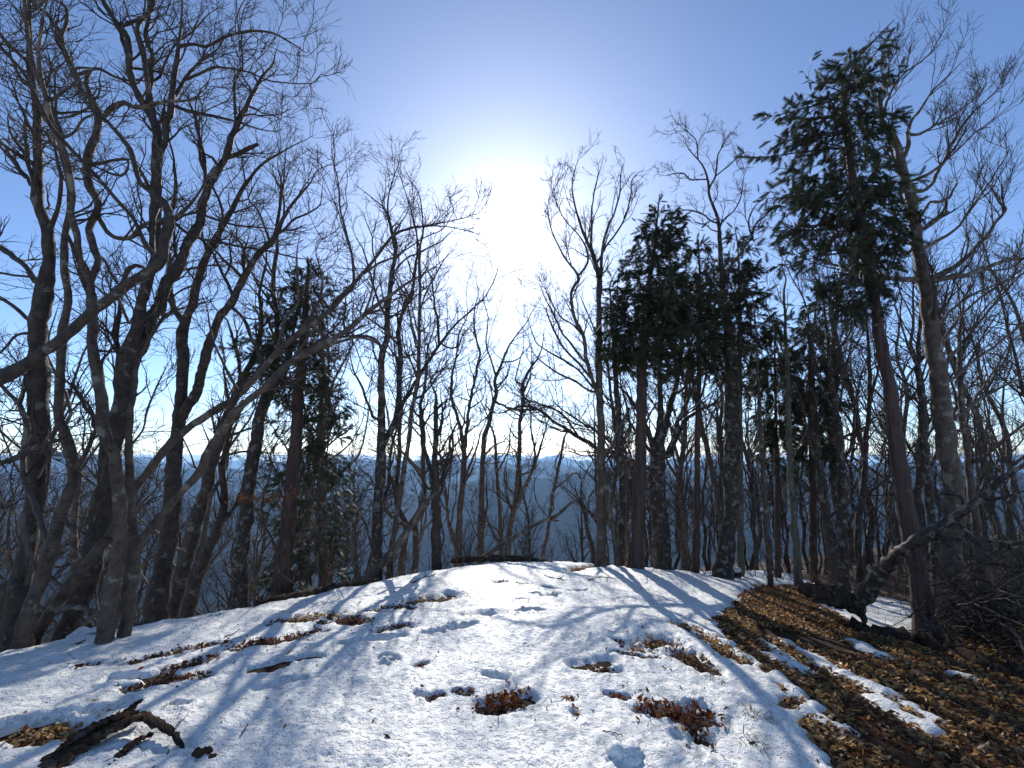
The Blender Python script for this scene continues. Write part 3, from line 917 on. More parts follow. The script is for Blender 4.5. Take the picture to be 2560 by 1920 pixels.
bare_tree('beech_tree', 'leaning black trunk in shade left of the brown cypress trunk',
    [(425, 1545, 42), (460, 1400, 36), (492, 1300, 35), (515, 1220, 31), (540, 1130, 28), (562, 1060, 25), (585, 1000, 23), (605, 950, 19), (640, 880, 14), (655, 800, 11), (650, 730, 8), (665, 660, 5)],
    [[(560, 1065, 14), (585, 1000, 11), (600, 930, 8), (590, 860, 6)], [(530, 1160, 10), (560, 1140, 8), (600, 1130, 6)], [(605, 950, 9), (590, 880, 8), (575, 820, 6)]],
    Y=9.0, mat='beech_dark', sc=1.25, dens=.8, tmin=.45)
bare_tree('beech_tree', 'lichen-blotched trunk forking low just left of the brown cypress trunk',
    [(598, 1495, 44), (606, 1360, 36), (617, 1250, 35), (639, 1115, 31), (650, 1034, 29), (666, 1000, 29), (676, 960, 22), (687, 920, 18), (690, 880, 15), (692, 784, 13), (684, 740, 12), (685, 680, 11), (694, 625, 9), (692, 560, 7), (703, 490, 5), (698, 430, 3)],
    [[(664, 1005, 22), (690, 960, 20), (705, 925, 18), (725, 880, 13), (735, 830, 9), (745, 760, 6)], [(692, 790, 8), (670, 750, 7), (640, 700, 7), (620, 660, 5)], [(690, 850, 8), (665, 790, 8), (645, 770, 6)],
     [(684, 690, 6), (665, 650, 5), (650, 620, 4)]],
    Y=9.2, mat='mottled', sc=1.25, dens=.9, tmin=.5)
bare_tree('beech_tree', 'thin dark pole leaning among the shaded trunks at lower left',
    [(470, 1535, 34), (500, 1430, 30), (540, 1330, 25), (565, 1250, 20), (555, 1180, 16), (565, 1120, 14), (575, 1060, 11), (570, 990, 8), (560, 930, 5)],
    [[(545, 1320, 12), (585, 1270, 9), (620, 1180, 6)], [(557, 1190, 8), (540, 1130, 7), (545, 1060, 5)]],
    Y=9.8, mat='beech_dark', sc=1.25, dens=.9, tmin=.4)

# ---------------- the middle of the crest
bare_tree('beech_tree', 'upright beech forking at half height left of the sun',
    [(940, 1440, 36), (942, 1380, 31), (946, 1250, 27), (952, 1165, 28), (953, 1110, 22), (953, 1050, 20), (953, 960, 19), (953, 900, 18), (955, 878, 17), (967, 842, 16), (968, 790, 14), (975, 735, 13), (978, 690, 12), (988, 640, 11), (988, 610, 11), (983, 588, 10), (972, 550, 6), (955, 515, 4), (925, 490, 3), (900, 470, 2)],
    [[(955, 1120, 22), (970, 1090, 20), (988, 1050, 18), (996, 1020, 18), (998, 960, 15), (1000, 900, 14), (998, 850, 14), (1000, 800, 11), (1025, 745, 10), (1035, 690, 8), (1045, 620, 6), (1035, 560, 4), (1020, 500, 3), (1000, 440, 2)],
     [(983, 588, 9), (1005, 577, 8), (1025, 570, 7), (1060, 565, 5), (1120, 567, 3), (1185, 582, 2)], [(1025, 570, 5), (1080, 560, 4), (1140, 550, 3), (1190, 535, 2)],
     [(955, 875, 11), (940, 850, 9), (915, 840, 8), (880, 840, 6)], [(996, 1030, 13), (1020, 985, 12), (1045, 945, 11), (1070, 905, 10), (1097, 865, 10), (1130, 820, 8), (1185, 770, 6), (1220, 730, 4), (1240, 690, 3)],
     [(1097, 865, 8), (1095, 810, 7), (1085, 760, 6), (1080, 700, 4)], [(965, 790, 8), (945, 750, 7), (930, 700, 6), (915, 650, 5)],
     [(985, 620, 6), (975, 560, 5), (970, 500, 4), (985, 440, 3), (1000, 400, 2)], [(978, 690, 7), (1010, 650, 6), (1050, 630, 5), (1110, 600, 3)],
     [(940, 1050, 10), (920, 1010, 8), (905, 970, 7), (885, 930, 5)], [(1100, 860, 6), (1140, 870, 5), (1160, 830, 3)], [(968, 800, 7), (1010, 770, 6), (1060, 720, 4)]],
    mat='mottled', sc=1.0, dens=.9, wig=.22, tmin=.5, rmin=.0026)
bare_tree('beech_tree', 'slim straight stem close beside the forked beech on its right',
    [(973, 1437, 17), (978, 1380, 15), (990, 1307, 15), (1000, 1235, 14), (1010, 1177, 13), (1022, 1090, 12), (1031, 1018, 12), (1045, 950, 11), (1047, 880, 10), (1048, 800, 9), (1050, 720, 8), (1048, 640, 7), (1058, 570, 4), (1050, 490, 3)],
    [[(1035, 1000, 9), (1060, 985, 8), (1090, 945, 6), (1110, 920, 4)], [(1049, 780, 6), (1070, 720, 5), (1100, 670, 4)], [(1048, 880, 6), (1030, 830, 5), (1020, 760, 4)]],
    mat='beech', sc=1.2, dens=1.1, tmin=.45, rmin=.0026)
bare_tree('beech_tree', 'stubby dark tree with broken tops near the middle of the crest',
    [(1093, 1425, 27), (1090, 1340, 26), (1090, 1260, 25), (1090, 1205, 20), (1086, 1150, 15), (1090, 1080, 13), (1088, 1030, 11), (1090, 990, 7), (1078, 960, 4)],
    [[(1084, 1215, 13), (1068, 1150, 12), (1060, 1100, 11), (1056, 1050, 10), (1052, 1010, 8), (1060, 985, 5)], [(1092, 1100, 10), (1100, 1070, 9), (1107, 1040, 7)],
     [(1100, 1210, 12), (1112, 1170, 10), (1122, 1130, 9), (1126, 1105, 7)], [(1075, 1225, 10), (1045, 1180, 8), (1020, 1150, 6)], [(1097, 1135, 8), (1120, 1095, 6), (1140, 1075, 4)],
     [(1098, 1240, 9), (1110, 1180, 8), (1128, 1140, 6)]],
    mat='beech_dark', sc=1.1, dens=1.3, wig=.3, tmin=.4, rmin=.0026)
bare_tree('beech_tree', 'wavy twin-topped stem left of the sun reflection on the crest',
    [(1145, 1392, 19), (1150, 1290, 16), (1158, 1190, 15), (1160, 1130, 13), (1150, 1070, 10), (1140, 1030, 9), (1130, 1000, 8), (1128, 960, 7), (1132, 925, 6), (1142, 885, 5), (1146, 840, 4)],
    [[(1160, 1130, 11), (1167, 1080, 10), (1170, 1040, 9), (1178, 990, 8), (1187, 950, 7), (1195, 905, 7), (1200, 880, 6), (1188, 835, 5), (1185, 790, 4)],
     [(1146, 1380, 14), (1133, 1345, 12), (1120, 1300, 9), (1115, 1230, 7), (1105, 1180, 5)], [(1165, 1190, 8), (1180, 1150, 7), (1195, 1110, 5)]],
    Y=20.0, mat='beech', sc=2.3, dens=1.2, wig=.28, tmin=.35, rmin=.0028)
bare_tree('beech_tree', 'tall bent stem directly under the sun, nearest to it',
    [(1200, 1392, 18), (1203, 1300, 15), (1205, 1200, 14), (1208, 1120, 13), (1210, 1090, 13), (1222, 1060, 12), (1232, 1010, 11), (1242, 980, 10), (1236, 950, 9), (1248, 925, 8), (1270, 870, 6), (1290, 840, 5), (1320, 800, 3)],
    [[(1240, 945, 6), (1228, 900, 5), (1215, 860, 4), (1220, 800, 3)], [(1242, 1005, 8), (1280, 1022, 7), (1340, 1025, 5)], [(1255, 905, 5), (1290, 900, 4), (1320, 870, 3)]],
    Y=22.0, mat='beech', sc=2.5, dens=1.2, wig=.28, tmin=.4, rmin=.0028)
bare_tree('beech_tree', 'thin pole with a bare lower trunk right of the tall bent stem under the sun',
    [(1252, 1385, 11), (1250, 1280, 10), (1243, 1200, 9), (1240, 1150, 8), (1238, 1100, 7), (1225, 1060, 5), (1215, 1030, 3)], [[(1243, 1180, 6), (1270, 1130, 5), (1275, 1080, 3)]],
    Y=21.0, mat='beech', sc=2.4, dens=1.2, wig=.28, rmin=.0028)
bare_tree('beech_tree', 'slender snapped-top stem right of the sun reflection on the crest',
    [(1268, 1392, 17), (1280, 1300, 14), (1291, 1235, 13), (1297, 1150, 11), (1300, 1080, 10), (1298, 1055, 9), (1308, 1005, 9), (1308, 960, 8), (1322, 928, 8), (1333, 914, 7)],
    [[(1283, 1290, 11), (1310, 1220, 10), (1330, 1180, 8), (1350, 1120, 7), (1362, 1080, 4)], [(1330, 1185, 7), (1337, 1130, 6), (1328, 1080, 5), (1326, 1020, 4)], [(1308, 985, 5), (1328, 930, 4), (1329, 880, 2)],
     [(1290, 950, 4), (1300, 900, 3)]],
    Y=19.0, mat='beech', sc=2.2, dens=1.1, wig=.3, rmin=.0028)
bare_tree('beech_tree', 'thin sinuous sapling over the blue valley, left of the grey split stem',
    [(1355, 1405, 11), (1370, 1330, 10), (1378, 1260, 9), (1388, 1210, 9), (1400, 1150, 8), (1410, 1100, 7), (1418, 1080, 5), (1440, 1062, 3)],
    [[(1385, 1225, 6), (1420, 1195, 5), (1440, 1180, 4), (1455, 1200, 4), (1470, 1170, 3)], [(1375, 1300, 5), (1345, 1260, 4), (1335, 1220, 3)]],
    Y=16.0, mat='beech', sc=1.9, dens=1.1, wig=.33, rmin=.0028)
bare_tree('broken_stump', 'short broken dark stem by the foot of the tall grey beech on the crest',
    [(1484, 1405, 15), (1475, 1350, 13), (1466, 1310, 10), (1463, 1286, 9)], [[(1470, 1325, 5), (1468, 1270, 4), (1478, 1235, 3)]],
    Y=9.9, mat='beech_dark', sc=.9, dens=.8, rmin=.0028, cat='tree stump')
bare_tree('beech_tree', 'tall smooth grey beech right of the sun with limbs sweeping left',
    [(1501, 1408, 30), (1503, 1300, 24), (1503, 1200, 23), (1503, 1100, 21), (1500, 1000, 20), (1497, 960, 19), (1497, 900, 17), (1498, 820, 15), (1497, 760, 13), (1494, 680, 12), (1480, 630, 10), (1460, 587, 9), (1448, 552, 7), (1436, 510, 5), (1430, 460, 3), (1440, 415, 2)],
    [[(1497, 985, 12), (1482, 955, 11), (1467, 900, 10), (1459, 842, 10), (1433, 784, 9), (1427, 732, 8), (1442, 708, 8), (1445, 688, 8), (1410, 642, 6), (1385, 590, 4), (1372, 550, 3)],
     [(1478, 945, 10), (1440, 900, 8), (1410, 870, 7), (1385, 825, 6), (1370, 790, 4)], [(1470, 915, 8), (1420, 850, 7), (1390, 800, 6), (1368, 755, 4)],
     [(1485, 970, 9), (1440, 920, 7), (1390, 890, 6), (1345, 860, 5), (1330, 830, 3)], [(1488, 985, 8), (1430, 950, 7), (1380, 925, 6), (1345, 895, 4)],
     [(1500, 750, 10), (1503, 655, 9), (1508, 610, 8), (1520, 567, 7), (1540, 518, 5), (1549, 480, 4), (1552, 430, 3)], [(1445, 690, 7), (1470, 650, 6), (1455, 600, 5), (1430, 570, 4), (1400, 530, 3), (1385, 480, 2)],
     [(1494, 690, 8), (1478, 620, 7), (1478, 560, 6), (1482, 500, 4), (1495, 440, 3), (1505, 410, 2)], [(1490, 660, 7), (1520, 610, 6), (1555, 560, 5), (1575, 500, 4), (1580, 450, 3), (1600, 430, 2)],
     [(1459, 842, 7), (1430, 810, 6), (1400, 790, 5), (1370, 740, 3)]],
    mat='beech', sc=.85, dens=.85, wig=.17, up=.10, tmin=.55, rmin=.0026, ang=(20, 50))
bare_tree('dead_tree', 'split weathered grey stem propped against the tall grey beech',
    [(1545, 1424, 18), (1535, 1335, 15), (1520, 1250, 14), (1508, 1175, 11), (1503, 1130, 8)], [[(1513, 1145, 11), (1540, 1090, 11), (1572, 1020, 9)]], mat='dead', crown=False)
bare_tree('beech_tree', 'narrow dark trunk between the split grey stem and the red cypress',
    [(1552, 1400, 19), (1555, 1250, 17), (1552, 1110, 16), (1540, 960, 14), (1535, 880, 10), (1530, 800, 7), (1525, 720, 4)], [[(1550, 1120, 8), (1575, 1060, 7), (1560, 990, 5)]],
    Y=9.8, mat='mottled', sc=1.2, dens=1.0, tmin=.5, rmin=.0028)
bare_tree('beech_tree', 'thick many-stemmed beech with lichen behind the red cypress trunk',
    [(1657, 1414, 50), (1652, 1330, 45), (1645, 1230, 43), (1642, 1150, 40), (1648, 1105, 30), (1650, 1060, 18), (1652, 1000, 14), (1648, 950, 12), (1652, 860, 8), (1660, 760, 5)],
    [[(1655, 1105, 20), (1665, 1060, 18), (1682, 990, 16), (1690, 960, 14), (1702, 880, 10), (1710, 800, 7)], [(1664, 1135, 14), (1685, 1090, 13), (1700, 1047, 12), (1722, 995, 10), (1740, 950, 7)],
     [(1668, 1145, 16), (1690, 1100, 15), (1710, 1060, 13), (1731, 1035, 11), (1778, 1012, 8), (1805, 985, 5)], [(1634, 1125, 18), (1612, 1060, 15), (1590, 1020, 12), (1565, 985, 9), (1535, 955, 6)],
     [(1640, 1175, 14), (1587, 1157, 14), (1545, 1135, 14), (1494, 1120, 14), (1442, 1090, 12), (1395, 1060, 10), (1344, 1024, 8), (1300, 1015, 6), (1262, 1030, 4)], [(1445, 1090, 8), (1400, 1030, 7), (1350, 1010, 5), (1310, 995, 3)],
     [(1560, 1140, 9), (1500, 1085, 8), (1430, 1040, 6), (1390, 1010, 4)], [(1640, 1150, 12), (1600, 1090, 9), (1560, 1040, 7), (1530, 1020, 5)]],
    Y=9.9, mat='mottled', sc=1.15, dens=1.25, tmin=.55, rmin=.0027)
bare_tree('beech_tree', 'pale slanting pole left of the dark mottled trunk',
    [(1812, 1405, 17), (1805, 1320, 16), (1795, 1250, 15), (1780, 1177, 15), (1757, 1076, 14), (1745, 1018, 13), (1737, 975, 11), (1725, 900, 8), (1715, 820, 5)], [[(1745, 1020, 7), (1760, 960, 6), (1770, 900, 4)]],
    Y=10.3, mat='beech', sc=1.2, dens=.8, tmin=.55, rmin=.0028)
bare_tree('beech_tree', 'tall dark trunk mottled with pale lichen, its bare top rising above the cypresses',
    [(1800, 1450, 66), (1816, 1385, 42), (1825, 1300, 37), (1828, 1200, 37), (1830, 1100, 41), (1830, 1000, 38), (1828, 930, 34), (1822, 840, 24), (1808, 740, 17), (1800, 640, 12), (1798, 565, 10), (1785, 525, 8), (1774, 490, 7), (1768, 440, 6), (1748, 400, 5), (1722, 375, 3), (1712, 345, 2)],
    [[(1798, 568, 7), (1812, 545, 6), (1832, 530, 5), (1850, 500, 4), (1855, 470, 3)], [(1772, 475, 6), (1790, 435, 5), (1795, 390, 4), (1815, 350, 3)], [(1790, 440, 4), (1820, 415, 4), (1855, 385, 3)],
     [(1768, 445, 4), (1730, 450, 4), (1700, 430, 3), (1670, 440, 2)], [(1745, 398, 4), (1740, 350, 3), (1720, 330, 2)], [(1805, 700, 9), (1845, 640, 8), (1875, 600, 7), (1890, 560, 6), (1925, 530, 4)],
     [(1885, 605, 6), (1870, 560, 5), (1885, 520, 4), (1915, 490, 3)], [(1790, 560, 5), (1745, 530, 4), (1700, 525, 3), (1670, 535, 2)]],
    mat='mottled', sc=.8, dens=1.0, wig=.33, tmin=.7, rmin=.0026)

# ---------------- right-hand side
bare_tree('beech_tree', 'big grey beech behind the tall leaning cypress, fanning its twigs to the right',
    [(2378, 1520, 58), (2378, 1400, 50), (2385, 1290, 44), (2380, 1200, 45), (2362, 1080, 45), (2347, 960, 39), (2335, 880, 37), (2325, 800, 34), (2310, 700, 31), (2295, 620, 27), (2285, 560, 26), (2275, 490, 23), (2262, 440, 22), (2250, 390, 22), (2235, 345, 18), (2215, 320, 15), (2200, 300, 13), (2203, 270, 11), (2198, 235, 9), (2215, 200, 6)],
    [[(2262, 400, 11), (2268, 350, 10), (2275, 310, 9), (2300, 275, 8), (2330, 230, 6), (2370, 190, 4), (2400, 160, 3)], [(2270, 335, 8), (2300, 335, 8), (2345, 310, 6), (2400, 275, 4), (2450, 235, 3)],
     [(2285, 480, 13), (2319, 470, 12), (2354, 411, 11), (2383, 356, 9), (2412, 304, 7), (2455, 260, 5), (2500, 222, 3)], [(2283, 450, 9), (2330, 430, 8), (2360, 405, 6), (2430, 340, 5), (2490, 290, 3)],
     [(2300, 625, 11), (2354, 596, 10), (2389, 573, 9), (2426, 523, 8), (2455, 486, 6), (2490, 430, 4), (2520, 380, 3)], [(2300, 575, 15), (2330, 552, 14), (2368, 532, 12)],
     [(2315, 695, 19), (2345, 690, 17), (2390, 665, 15), (2430, 630, 13), (2465, 590, 11), (2490, 555, 10), (2512, 520, 8), (2495, 500, 6), (2480, 470, 4)], [(2318, 700, 17), (2360, 697, 15), (2420, 682, 13), (2480, 665, 11), (2520, 650, 9), (2580, 640, 7)],
     [(2308, 697, 15), (2250, 698, 14), (2190, 692, 12), (2140, 680, 9), (2095, 665, 6)], [(2345, 930, 12), (2400, 865, 10), (2460, 790, 8), (2540, 700, 6), (2620, 640, 4)],
     [(2350, 980, 12), (2410, 920, 10), (2480, 870, 8), (2570, 800, 6), (2640, 760, 4)], [(2340, 880, 11), (2395, 800, 9), (2450, 745, 7), (2530, 690, 5)], [(2365, 1070, 10), (2430, 1010, 9), (2500, 970, 7), (2590, 930, 5)],
     [(2335, 830, 9), (2395, 760, 8), (2470, 720, 6), (2550, 690, 4)], [(2290, 560, 8), (2325, 505, 9), (2340, 505, 8), (2370, 495, 7), (2385, 470, 5)], [(2205, 290, 7), (2235, 215, 6), (2280, 170, 5), (2320, 140, 3), (2345, 100, 2)],
     [(2290, 600, 9), (2265, 640, 9), (2245, 615, 8), (2238, 590, 7)]],
    Y=7.3, mat='beech', sc=1.15, dens=1.15, wig=.13, up=.16, tmin=.45, rmin=.0025, bias=(.55, 0, .5), ang=(18, 48))
bare_tree('sapling', 'thin ochre-barked pole left of the snow-dusted stump',
    [(1993, 1425, 22), (1985, 1300, 17), (1975, 1150, 15), (1970, 960, 12), (1965, 850, 9), (1960, 720, 5)], [[(1975, 1150, 6), (2010, 1090, 5), (2030, 1040, 3)], [(1968, 900, 6), (1940, 840, 5), (1925, 790, 3)]],
    Y=9.9, mat='yellow', sc=1.2, dens=.9, tmin=.5, rmin=.0028)
bare_tree('sapling', 'slim pole standing in the snow at the top of the leaf-covered bank',
    [(1927, 1458, 16), (1914, 1270, 14), (1902, 1085, 11), (1895, 950, 8), (1890, 820, 5)], [[(1912, 1230, 7), (1890, 1180, 7), (1875, 1150, 7), (1868, 1080, 5)], [(1902, 1085, 6), (1930, 1030, 5), (1950, 960, 3)]],
    mat='beech', sc=1.1, dens=1.0, tmin=.4, rmin=.0026)
bare_tree('beech_tree', 'mottled tree with curved arms standing in the snow behind the leaning dead log',
    [(2110, 1468, 28), (2107, 1350, 24), (2105, 1200, 21), (2097, 1080, 17), (2080, 960, 13), (2070, 860, 9), (2060, 760, 5)],
    [[(2105, 1400, 15), (2072, 1310, 14), (2052, 1230, 12), (2045, 1150, 10), (2030, 1060, 6)], [(2112, 1335, 10), (2150, 1255, 9), (2195, 1215, 8), (2232, 1190, 6)], [(2102, 1180, 9), (2130, 1100, 8), (2140, 1010, 6), (2155, 930, 4)],
     [(2090, 1040, 8), (2060, 980, 7), (2040, 920, 5)]],
    mat='mottled', sc=1.1, dens=1.0, tmin=.4, rmin=.0026)
bare_tree('beech_tree', 'pale trunk in the forest between the ochre pole and the mottled curved-arm tree',
    [(2078, 1405, 25), (2066, 1300, 23), (2053, 1200, 21), (2045, 1120, 17), (2035, 1000, 12), (2030, 880, 8), (2040, 760, 5)], [[(2050, 1180, 10), (2020, 1090, 8), (2005, 1000, 5)], [(2038, 1020, 8), (2070, 930, 6), (2080, 850, 4)]],
    Y=10.4, mat='beech', sc=1.25, dens=1.0, tmin=.45, rmin=.0028)
bare_tree('beech_tree', 'knobbly dark trunk just right of the tall leaning cypress',
    [(2340, 1420, 22), (2335, 1340, 20), (2320, 1220, 20), (2312, 1130, 20), (2303, 1000, 18), (2295, 900, 12), (2300, 800, 8), (2310, 720, 5)], [[(2318, 1180, 12), (2345, 1110, 10), (2330, 1010, 8), (2340, 930, 5)], [(2298, 930, 8), (2265, 850, 6), (2250, 780, 4)]],
    Y=8.4, mat='mottled', sc=1.2, dens=1.0, tmin=.4, rmin=.0026)
bare_tree('beech_tree', 'thin trunk between the big grey beech and the right edge of the forest',
    [(2436, 1290, 20), (2418, 1130, 16), (2406, 1040, 14), (2400, 960, 12), (2398, 850, 9), (2410, 740, 5)], [[(2405, 1050, 8), (2450, 980, 7), (2500, 900, 4)], [(2400, 960, 7), (2430, 890, 6), (2470, 820, 4)]],
    Y=9.2, mat='beech', sc=1.2, dens=1.1, tmin=.3, rmin=.0028)
bare_tree('beech_tree', 'dark slender trunk seen between the ochre pole and the pale forest trunk',
    [(2150, 1440, 20), (2145, 1330, 17), (2160, 1200, 15), (2165, 1100, 13), (2175, 1000, 11), (2172, 880, 8), (2165, 760, 5)], [[(2162, 1150, 8), (2140, 1050, 7), (2125, 950, 5)], [(2175, 1000, 7), (2200, 900, 6), (2215, 820, 4)]],
    Y=10.8, mat='beech_dark', sc=1.3, dens=1.0, tmin=.4, rmin=.0028)

# ---------------- cypresses
fr = []   # one flat spray of scale-leaves: a leading shoot with finer and finer side lobes
def _lobe(x, a, l, w):
    c, s = math.cos(a), math.sin(a)
    pts = [(0, w, 0), (l, 0, -.12 * l), (0, -w, 0)]
    return [(x + p[0] * c - p[1] * s, p[0] * s + p[1] * c, p[2] - .2 * x * x) for p in pts]
fr.append(_lobe(0, 0, 1.15, .05))
for i, x in enumerate(np.linspace(.08, .86, 7)):
    l = .5 * (1 - .62 * x) + .06
    for sgn in (1, -1):
        fr.append(_lobe(x + (.04 if sgn > 0 else 0), sgn * (.95 - .35 * x), l * (1.0 if i % 2 else .8), .055))
FR = np.array(fr)          # (15,3,3)


def fronds(p, d, size, droop):
    n = len(p)
    d = norm(d + np.array([0, 0, -1.0]) * (droop * rng.uniform(0.3, 1.2, (n, 1))) + 0.35 * rng.standard_normal((n, 3)))
    upv = norm(np.array([[0, 0, 1.0]]) + 0.55 * rng.standard_normal((n, 3)))
    s = norm(np.cross(upv, d)); u = np.cross(d, s)
    F = FR.reshape(-1, 3)
    sz = (size * rng.uniform(0.45, 1.35, n))[:, None, None]
    v = p[:, None] + sz * (F[None, :, 0:1] * d[:, None] + F[None, :, 1:2] * s[:, None] * rng.uniform(.7, 1.2, (n, 1, 1)) + F[None, :, 2:3] * u[:, None])
    m = len(F)
    base = (np.arange(n) * m)[:, None, None]
    q = (base + np.arange(m).reshape(1, -1, 3)).reshape(-1, 3)
    return v.reshape(-1, 3), [q]


def cypress(name, label, pts, outline, Y=None, nb=70, size=.15, mat='red', droop=.5, dens=1.0, rise=-.1, group=None, front=.8, gap=0.0, tier=0.0):
    """outline: rows (v, left reach px, right reach px) of the crown"""
    if Y is None:
        Y = float(hit(pts[0][0], pts[0][1])[1])
        if Y > 10.0:
            Y = 9.1
    P, W = traced(pts, Y, 0.0, 0.03)
    gz = float(ground(P[0, 0], P[0, 1]))
    dz = max(P[0, 2] - gz, 0) + 0.15
    P = np.concatenate([[P[0] + np.array([0, 0, -dz])], P]); W = np.concatenate([[W[0] * 1.25], W])
    org = np.array([P[0, 0], P[0, 1], gz])
    root = empty(name, org)
    tag(root, label, 'tree', group)
    L = float(np.linalg.norm(np.diff(P, axis=0), axis=1).sum())
    obj('trunk', limb_mesh(P, W, L, 14, 0.03, org, M[mat], .04), root)
    Q, w, _ = resample(P, W, 200)
    ov = np.array([o_[0] for o_ in outline], float)
    oz = np.array([at(1280, v, Y)[2] for v in ov])
    k = np.array([mpp(np.interp(v, [p[1] for p in pts][::-1], [p[0] for p in pts][::-1]), v, Y) for v in ov])
    ol = np.array([o_[1] for o_ in outline]) * k; orr = np.array([o_[2] for o_ in outline]) * k
    o_ = np.argsort(oz); oz, ol, orr = oz[o_], ol[o_], orr[o_]
    z = np.sort(rng.uniform(oz[0], oz[-1], nb))
    if tier:                                           # boughs sit in layers
        z = np.round(z / tier) * tier + rng.normal(0, tier * .13, nb)
    if gap:
        z = z[vnoise(z * 3.1, z * 0 + 2.2, 77) > -gap]
    n = len(z)
    az = rng.uniform(0, 2 * math.pi) + np.arange(n) * 2.4 + rng.normal(0, .4, n)
    px = np.interp(z, Q[:, 2], Q[:, 0]); py = np.interp(z, Q[:, 2], Q[:, 1]); pw = np.interp(z, Q[:, 2], w)
    lft = np.interp(z, oz, ol); rgt = np.interp(z, oz, orr)
    c = np.cos(az)
    ln = (lft + rgt) / 2 * front + np.where(c > 0, (rgt - (lft + rgt) / 2 * front), (lft - (lft + rgt) / 2 * front)) * np.abs(c)
    ln = np.maximum(ln, .12) * rng.uniform(.5, 1.12, n)
    K = 8
    d = np.stack([c, np.sin(az), rng.normal(rise, .12, n)], -1); d = norm(d)
    out = np.empty((n, K, 3)); out[:, 0] = np.stack([px, py, z], -1); cur = out[:, 0]
    for s in range(1, K):
        d = norm(d + .09 * rng.standard_normal((n, 3)) + np.array([0, 0, -.05 if s < 4 else .03]))
        cur = cur + d * (ln / (K - 1))[:, None]; out[:, s] = cur
    r0 = np.clip(ln * .014, .004, .03); rad_ = r0[:, None] * np.linspace(1, .15, K)[None]
    parts = [tubes(out, rad_, 5, cap=False)]
    p2, r2, l2 = grow(out, rad_, ln, .075 / dens, .12, .48, 4, (35, 65), .12, -.05, .5, .002, .12, 1.0)
    parts.append(tubes(p2, r2, 3, cap=False))
    v, f = join(parts)
    obj('branches', mesh('branches', v - org, f, M['twig']), root)['kind'] = 'stuff'
    # sprays along the side shoots
    def along(Pl, Ll, spacing):
        cnt = np.maximum(rng.poisson(Ll / spacing), 1)
        idx = np.repeat(np.arange(len(Pl)), cnt); m = len(idx)
        t = rng.uniform(.1, 1, m); kk = Pl.shape[1]
        f_ = t * (kk - 1); i0 = np.minimum(f_.astype(int), kk - 2); frr = (f_ - i0)[:, None]
        pp = Pl[idx, i0] * (1 - frr) + Pl[idx, i0 + 1] * frr
        T = norm(Pl[idx, i0 + 1] - Pl[idx, i0])
        return pp, norm(T + .6 * np.cross(T, norm(rng.standard_normal((m, 3)))))
    a1, d1 = along(p2, l2, .075 / dens)
    a2, d2 = along(out[:, 4:], ln * .5, .06 / dens)
    v, f = fronds(np.concatenate([a1, a2]), np.concatenate([d1, d2]), size, droop)
    N_TRI[0] += len(f[0])
    cr = obj('crown', mesh('crown', v - org, f, M['needle'], smooth=False), root)
    cr['kind'] = 'stuff'
    return root


cypress('cypress_tree', 'tallest cypress on the right, leaning left with a wind-bent top',
    [(2312, 1562, 56), (2298, 1480, 46), (2285, 1400, 43), (2268, 1300, 41), (2255, 1200, 38), (2240, 1100, 36), (2228, 1000, 33), (2222, 960, 31), (2205, 870, 29), (2190, 780, 27), (2175, 690, 26), (2162, 600, 25), (2150, 540, 24), (2138, 480, 22), (2125, 400, 19), (2115, 320, 16), (2110, 265, 13), (2123, 205, 11), (2135, 165, 9), (2160, 130, 7), (2195, 90, 5), (2235, 50, 3)],
    [(95, 20, 20), (108, 50, 60), (120, 60, 75), (135, 60, 75), (165, 85, 85), (205, 160, 85), (240, 190, 85), (290, 205, 75), (330, 215, 85), (390, 235, 115), (450, 235, 115), (520, 230, 110), (580, 230, 95), (620, 220, 85), (660, 195, 60), (700, 165, 25), (760, 175, 12), (800, 100, 8)],
    Y=6.3, nb=215, size=.135, droop=.5, dens=1.0, front=.65, rise=.02, gap=.31, tier=.30)
cypress('cypress_tree', 'red-barked cypress right of centre with the broadest dark crown',
    [(1585, 1424, 56), (1594, 1375, 37), (1596, 1300, 34), (1600, 1200, 31), (1602, 1100, 29), (1603, 1000, 27), (1606, 900, 24), (1615, 800, 19), (1625, 700, 14), (1638, 600, 9), (1645, 520, 4), (1650, 485, 2)],
    [(520, 8, 12), (550, 40, 50), (590, 60, 85), (640, 75, 125), (700, 110, 170), (760, 135, 210), (820, 140, 240), (870, 130, 235), (905, 110, 180), (930, 60, 90)], nb=150, size=.17, droop=.3, dens=.98, rise=.15, tier=.36, gap=.36)
cypress('cypress_tree', 'second dark cypress with olive bark behind the mottled trunk',
    [(1852, 1442, 18), (1851, 1200, 15), (1850, 1000, 12), (1848, 800, 9), (1846, 640, 5), (1838, 575, 2)],
    [(570, 6, 8), (620, 40, 40), (680, 65, 55), (740, 110, 70), (800, 140, 95), (860, 150, 90), (920, 120, 80), (960, 70, 70), (985, 30, 40)], Y=10.2, nb=130, size=.17, droop=.35, dens=.9, rise=.1, tier=.36, gap=.34, mat='yellow')
cypress('cypress_tree', 'dark cypress crown wedged between the red-barked cypress and the mottled trunk',
    [(1738, 1418, 20), (1742, 1250, 17), (1745, 1050, 14), (1748, 880, 11), (1750, 720, 7), (1746, 600, 3)],
    [(590, 6, 8), (640, 40, 50), (700, 80, 90), (760, 100, 110), (820, 110, 120), (880, 100, 110), (940, 80, 90), (985, 40, 50)], Y=9.8, nb=80, size=.17, droop=.35, dens=.8, rise=.1, tier=.34, gap=.34, mat='red')
